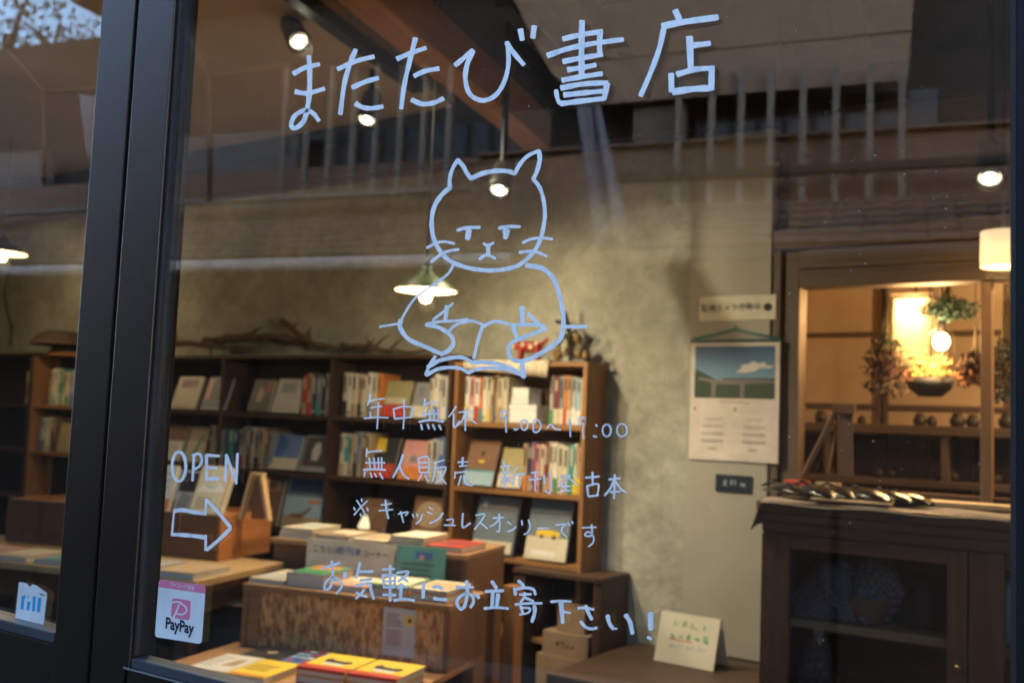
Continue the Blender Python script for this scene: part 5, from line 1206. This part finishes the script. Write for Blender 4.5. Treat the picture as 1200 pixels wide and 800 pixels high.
strokes('cashless_lettering', 'thin handwritten line reading ※キャッシュレスオンリーです', [
 (400, 570, 7.5, 14.5, [
  [(135, 120), (175, 180), (224, 263)], [(228, 125), (170, 180), (112, 248)], [(178, 106), (180, 130)], [(110, 182), (120, 205)], [(225, 186), (235, 212)], [(166, 238), (172, 258)],
  [(350, 160), (440, 148)], [(330, 210), (450, 200)], [18, (388, 117), (396, 200), (412, 278)], [(500, 240), (582, 222), (565, 252)], [(520, 217), (545, 313)],
  [(625, 242), (638, 270)], [(662, 237), (672, 262)], [(712, 242), (692, 295), (656, 324)], [(772, 181), (805, 200)], [(757, 223), (800, 240)], [18, (893, 232), (850, 285), (777, 321)],
  [(925, 292), (980, 286), (975, 335)], [(905, 336), (1000, 340)], [18, (1068, 234), (1066, 355), (1134, 319)]]),
 (550, 580, 7.5, 15, [
  [(56, 175), (135, 166), (106, 222), (46, 299)], [(100, 242), (160, 294)], [(206, 200), (300, 196)], [(262, 162), (268, 240), (262, 318), (240, 312)], [(262, 207), (226, 250), (181, 274)], [(336, 232), (365, 255)], [(336, 317), (378, 303), (409, 276)], [(460, 222), (466, 260)], [(520, 217), (534, 270), (517, 322), (481, 344)], [(599, 290), (694, 290)],
  [(761, 260), (850, 255), (818, 280), (812, 322), (854, 364)], [(867, 242), (881, 265)], [(899, 227), (910, 248)], [(992, 285), (1113, 280)], [(1075, 257), (1078, 340), (1050, 360), (1016, 350), (1032, 325), (1070, 330), (1094, 380), (1084, 420), (1047, 449)]])])
strokes('drop_in_lettering', 'bold handwritten bottom line reading お気軽にお立寄下さい!', [
 (370, 650, 8, 24, [
  [(62, 126), (130, 102), (222, 73)], [(150, 57), (158, 200), (140, 290), (102, 324), (82, 300), (102, 242), (160, 207), (215, 237), (244, 290), (196, 358)], [34, (274, 165), (274, 212)],
  [26, (415, 72), (396, 150), (379, 213)], [26, (410, 155), (533, 155)], [26, (417, 236), (523, 226)], [26, (374, 290), (440, 271), (508, 262)], [28, (510, 266), (518, 330), (543, 408)], [(382, 352), (420, 372), (478, 390)], [(450, 327), (420, 367), (377, 406)],
  [22, (627, 134), (738, 130)], [26, (697, 97), (697, 428)], [22, (622, 190), (748, 185)], [22, (628, 192), (642, 308)], [22, (744, 192), (740, 300)], [20, (642, 246), (738, 241)], [22, (637, 302), (738, 302)], [26, (632, 371), (748, 376)], [(762, 165), (868, 155), (822, 212), (772, 246)], [(802, 202), (863, 248)], [30, (800, 272), (796, 418)], [22, (767, 306), (858, 296)], [26, (737, 425), (830, 411), (923, 425)],
  [34, (1012, 262), (1006, 398)]]),
 (490, 670, 8, 28, [
  [30, (142, 140), (190, 136), (223, 155)], [30, (148, 245), (200, 254), (268, 257)], [(362, 140), (430, 142), (513, 140)], [30, (455, 84), (460, 180), (442, 300), (410, 344), (382, 330), (362, 280), (392, 230), (450, 202), (508, 222), (518, 280), (492, 328)], [34, (550, 210), (568, 240)],
  [34, (692, 88), (733, 148)], [(632, 180), (798, 173)], [34, (700, 192), (692, 328)], [34, (750, 207), (736, 328)], [26, (622, 340), (730, 330), (843, 341)],
  [32, (942, 82), (988, 123)], [34, (906, 152), (911, 208)], [28, (915, 160), (1000, 145), (1080, 162), (1098, 208)], [22, (952, 210), (1058, 206)], [24, (1000, 192), (990, 242), (960, 280)], [24, (1010, 242), (1078, 270)], [24, (912, 302), (1030, 292), (1158, 291)], [26, (962, 320), (980, 380)], [20, (966, 332), (1048, 340), (1028, 380), (952, 398)], [34, (1090, 314), (1093, 380), (1067, 462)]]),
 (620, 675, 7.5, 26, [
  [22, (192, 222), (280, 215), (368, 221)], [36, (282, 228), (295, 404)], [22, (306, 310), (363, 321)], [24, (432, 278), (500, 276), (566, 290)], [32, (497, 260), (522, 320), (550, 376)], [26, (453, 397), (495, 442), (545, 460), (593, 452)],
  [34, (690, 344), (706, 410), (738, 458)], [18, (736, 458), (772, 459)], [38, (850, 340), (887, 400), (908, 498)], [46, (1068, 326), (1070, 460)], [30, (1045, 534), (1070, 548)]])])
strokes('open_lettering', 'hand-painted word OPEN', [
 (190, 520, 5.71, 20, [circ(112, 150, 46, 98, 12), [17, (214, 68), (203, 245)], [17, (202, 76), (248, 66), (266, 110), (245, 152), (207, 170)],
  [(296, 76), (297, 243)], [(300, 74), (380, 80)], [(300, 155), (364, 160)], [26, (292, 234), (374, 232)], [17, (430, 70), (422, 248)], [(430, 76), (494, 258)], [17, (504, 65), (496, 264)]])])
CAP[0] = .2
strokes('arrow_drawing', 'hand-painted outline arrow pointing right below the word OPEN', [
 (190, 520, 5.71, 26, [[(80, 447), (140, 441), (210, 456), (288, 466)], [15, (294, 366), (290, 476)], [24, (296, 374), (370, 452), (460, 560)], [24, (459, 562), (380, 640), (296, 710)], [16, (290, 712), (292, 608)], [26, (285, 624), (180, 611), (62, 604)], [14, (65, 608), (80, 442)]])])

CAP[0] = .5
# ------------------------------------------------------------------ STICKERS
def warp(M4, u, v):
    (x0, y0), (x1, y1), (x2, y2), (x3, y3) = M4     # tl, tr, br, bl in pixels, u right, v down
    return ((1 - u) * (1 - v) * x0 + u * (1 - v) * x1 + u * v * x2 + (1 - u) * v * x3, (1 - u) * (1 - v) * y0 + u * (1 - v) * y1 + u * v * y2 + (1 - u) * v * y3)
def decal(t, name, pts, Y, th, m, px=True):
    P_ = [PY(q[0], q[1], Y) - t.location for q in pts]
    return MB().prism([(q.x, q.z) for q in P_], Y - t.location.y - th, Y - t.location.y, 'y').build(name, m, t)
def rrect(u0, v0, u1, v1, r, asp=1.0, n=4):
    out = []
    for cx, cy, a0 in ((u1 - r, v0 + r * asp, -90), (u1 - r, v1 - r * asp, 0), (u0 + r, v1 - r * asp, 90), (u0 + r, v0 + r * asp, 180)):
        for k in range(n + 1):
            a = rad(a0 + 90 * k / n); out.append((cx + r * math.cos(a), cy + r * asp * math.sin(a)))
    return out
Q = [(175 + x / 8.42, 670 + y / 8.42) for x, y in ((98, 68), (557, 132), (516, 708), (55, 637))]
c = PY(212, 716, -.0030)
st = thing('payment_sticker', 'white payment sticker with a pink band and pink P on the right door glass', 'sticker', c)
SW = mat('sticker_white', (.88, .89, .90), .35); SPK = mat('sticker_pink', (.80, .22, .36), .35, (.76, .2, .33), scale=40)
asp = .82
decal(st, 'card', [warp(Q, *p_) for p_ in rrect(0, 0, 1, 1, .07, asp)], -.0030, .0004, SW)
band = [p_ for p_ in rrect(0, 0, 1, .5, .07, asp * 1) if p_[1] < .2] ; band = rrect(0.001, 0.001, .999, .5, .07, asp)[0:5] + [(.999, .135), (.001, .135)] + rrect(0.001, 0.001, .999, .5, .07, asp)[15:20]
decal(st, 'pink_band', [warp(Q, *p_) for p_ in band], -.00345, .0002, SPK)
decal(st, 'logo_square', [warp(Q, *p_) for p_ in rrect(.31, .29, .71, .63, .05, asp)], -.00345, .0002, SPK)
def dstroke(t, name, pts, w, Y, m):
    mb = MB(); zoff[0] = 0
    for pp in pts: ribbon(mb, pp, w, Y=Y)
    vs = [Vector(v) - t.location for v in mb.v]
    o = MB().add(vs, mb.f).build(name, m, t); return o
dstroke(st, 'logo_letter', [[warp(Q, .36, .635), warp(Q, .42, .50), warp(Q, .46, .385)], [warp(Q, .305, .37), warp(Q, .45, .345), warp(Q, .60, .41), warp(Q, .63, .48), warp(Q, .55, .545), warp(Q, .43, .55)]], 1.9, -.0038, SW)
ang = math.atan2((Q[1][1] - Q[0][1]), (Q[1][0] - Q[0][0]))
tw = PY(*warp(Q, .88, .8), -.0038).x - PY(*warp(Q, .14, .72), -.0038).x
l_ = PY(*warp(Q, .5, .755), -.0038) - st.location
text_obj('PayPay', .0205, flat('navy_ink', (.01, .015, .05)), st, (l_.x, -.0009, l_.z), name='wordmark', bold=.0006, sx=1.0)
l_ = PY(*warp(Q, .5, .072), -.0038) - st.location
text_obj('バーコード決済', .0068, SW, st, (l_.x, -.0009, l_.z), name='band_lettering', bold=.0001)
# sticker on left door
YL = .0220
c = PY(37, 706, YL); s5 = thing('blue_sticker', 'white die-cut sticker with four blue bars shaped like letters on the left door glass', 'sticker', c)
def L10(*ps): return [(10 + x / 10.67, 670 + y / 10.67) for x, y in ps]
decal(s5, 'card', L10((132, 130), (150, 122), (225, 140), (250, 170), (268, 185), (300, 153), (340, 163), (400, 205), (470, 252), (482, 270), (440, 650), (425, 662), (100, 595), (86, 580)), YL, .0004, SW)
SB = mat('sticker_blue', (.02, .42, .82), .35)
for pp in (((165, 300), (212, 284), (208, 320), (196, 345), (190, 455), (196, 468), (165, 465), (150, 452), (158, 370)), ((236, 368), (276, 362), (264, 476), (222, 474)), ((306, 300), (343, 300), (330, 480), (318, 492), (294, 482)), ((372, 315), (411, 322), (393, 500), (355, 496))):
    decal(s5, 'blue_bar', L10(*pp), YL - .0005, .0002, SB)
decal(s5, 'blue_dot', L10((234, 300), (252, 300), (250, 322), (236, 320)), YL - .0005, .0002, SB)
dstroke(s5, 'peel_mark', [L10((395, 268), (420, 285), (455, 285))], 1.2, YL - .0008, INK)

# dust specks and dried drops on the pane
mb = MB()
for k in range(230):
    x = random.uniform(GX0 + .02, GX1 - .02); z = random.uniform(ZS + .02, 1.95) if k % 3 else random.uniform(1.2, 1.55); x = x if k % 3 else random.gauss(-.22, .08)
    rr = random.choice((.0003, .0004, .0005, .0007)); pts = [(x + rr * math.cos(a * 1.26), -.0029, z + rr * random.uniform(.7, 1.2) * math.sin(a * 1.26)) for a in range(5)]
    if GX0 < x < GX1: mb.add(pts, [(0, 1, 2, 3, 4)])
o = mb.build('dust_specks', mat('pale_dust', (.55, .52, .48), .9), rd); o['kind'] = 'stuff'
# loose wire hanging on the wall in the left pane
o = MB().tube([TP(10, 318, 2.57), TP(5, 340, 2.57), TP(8, 365, 2.57), TP(14, 385, 2.57), TP(12, 404, 2.57)], .005, 6).build('wall_cable', GASK); tag(o, 'thin dark cable hanging down the wall at the far left of the left pane', 'cable')
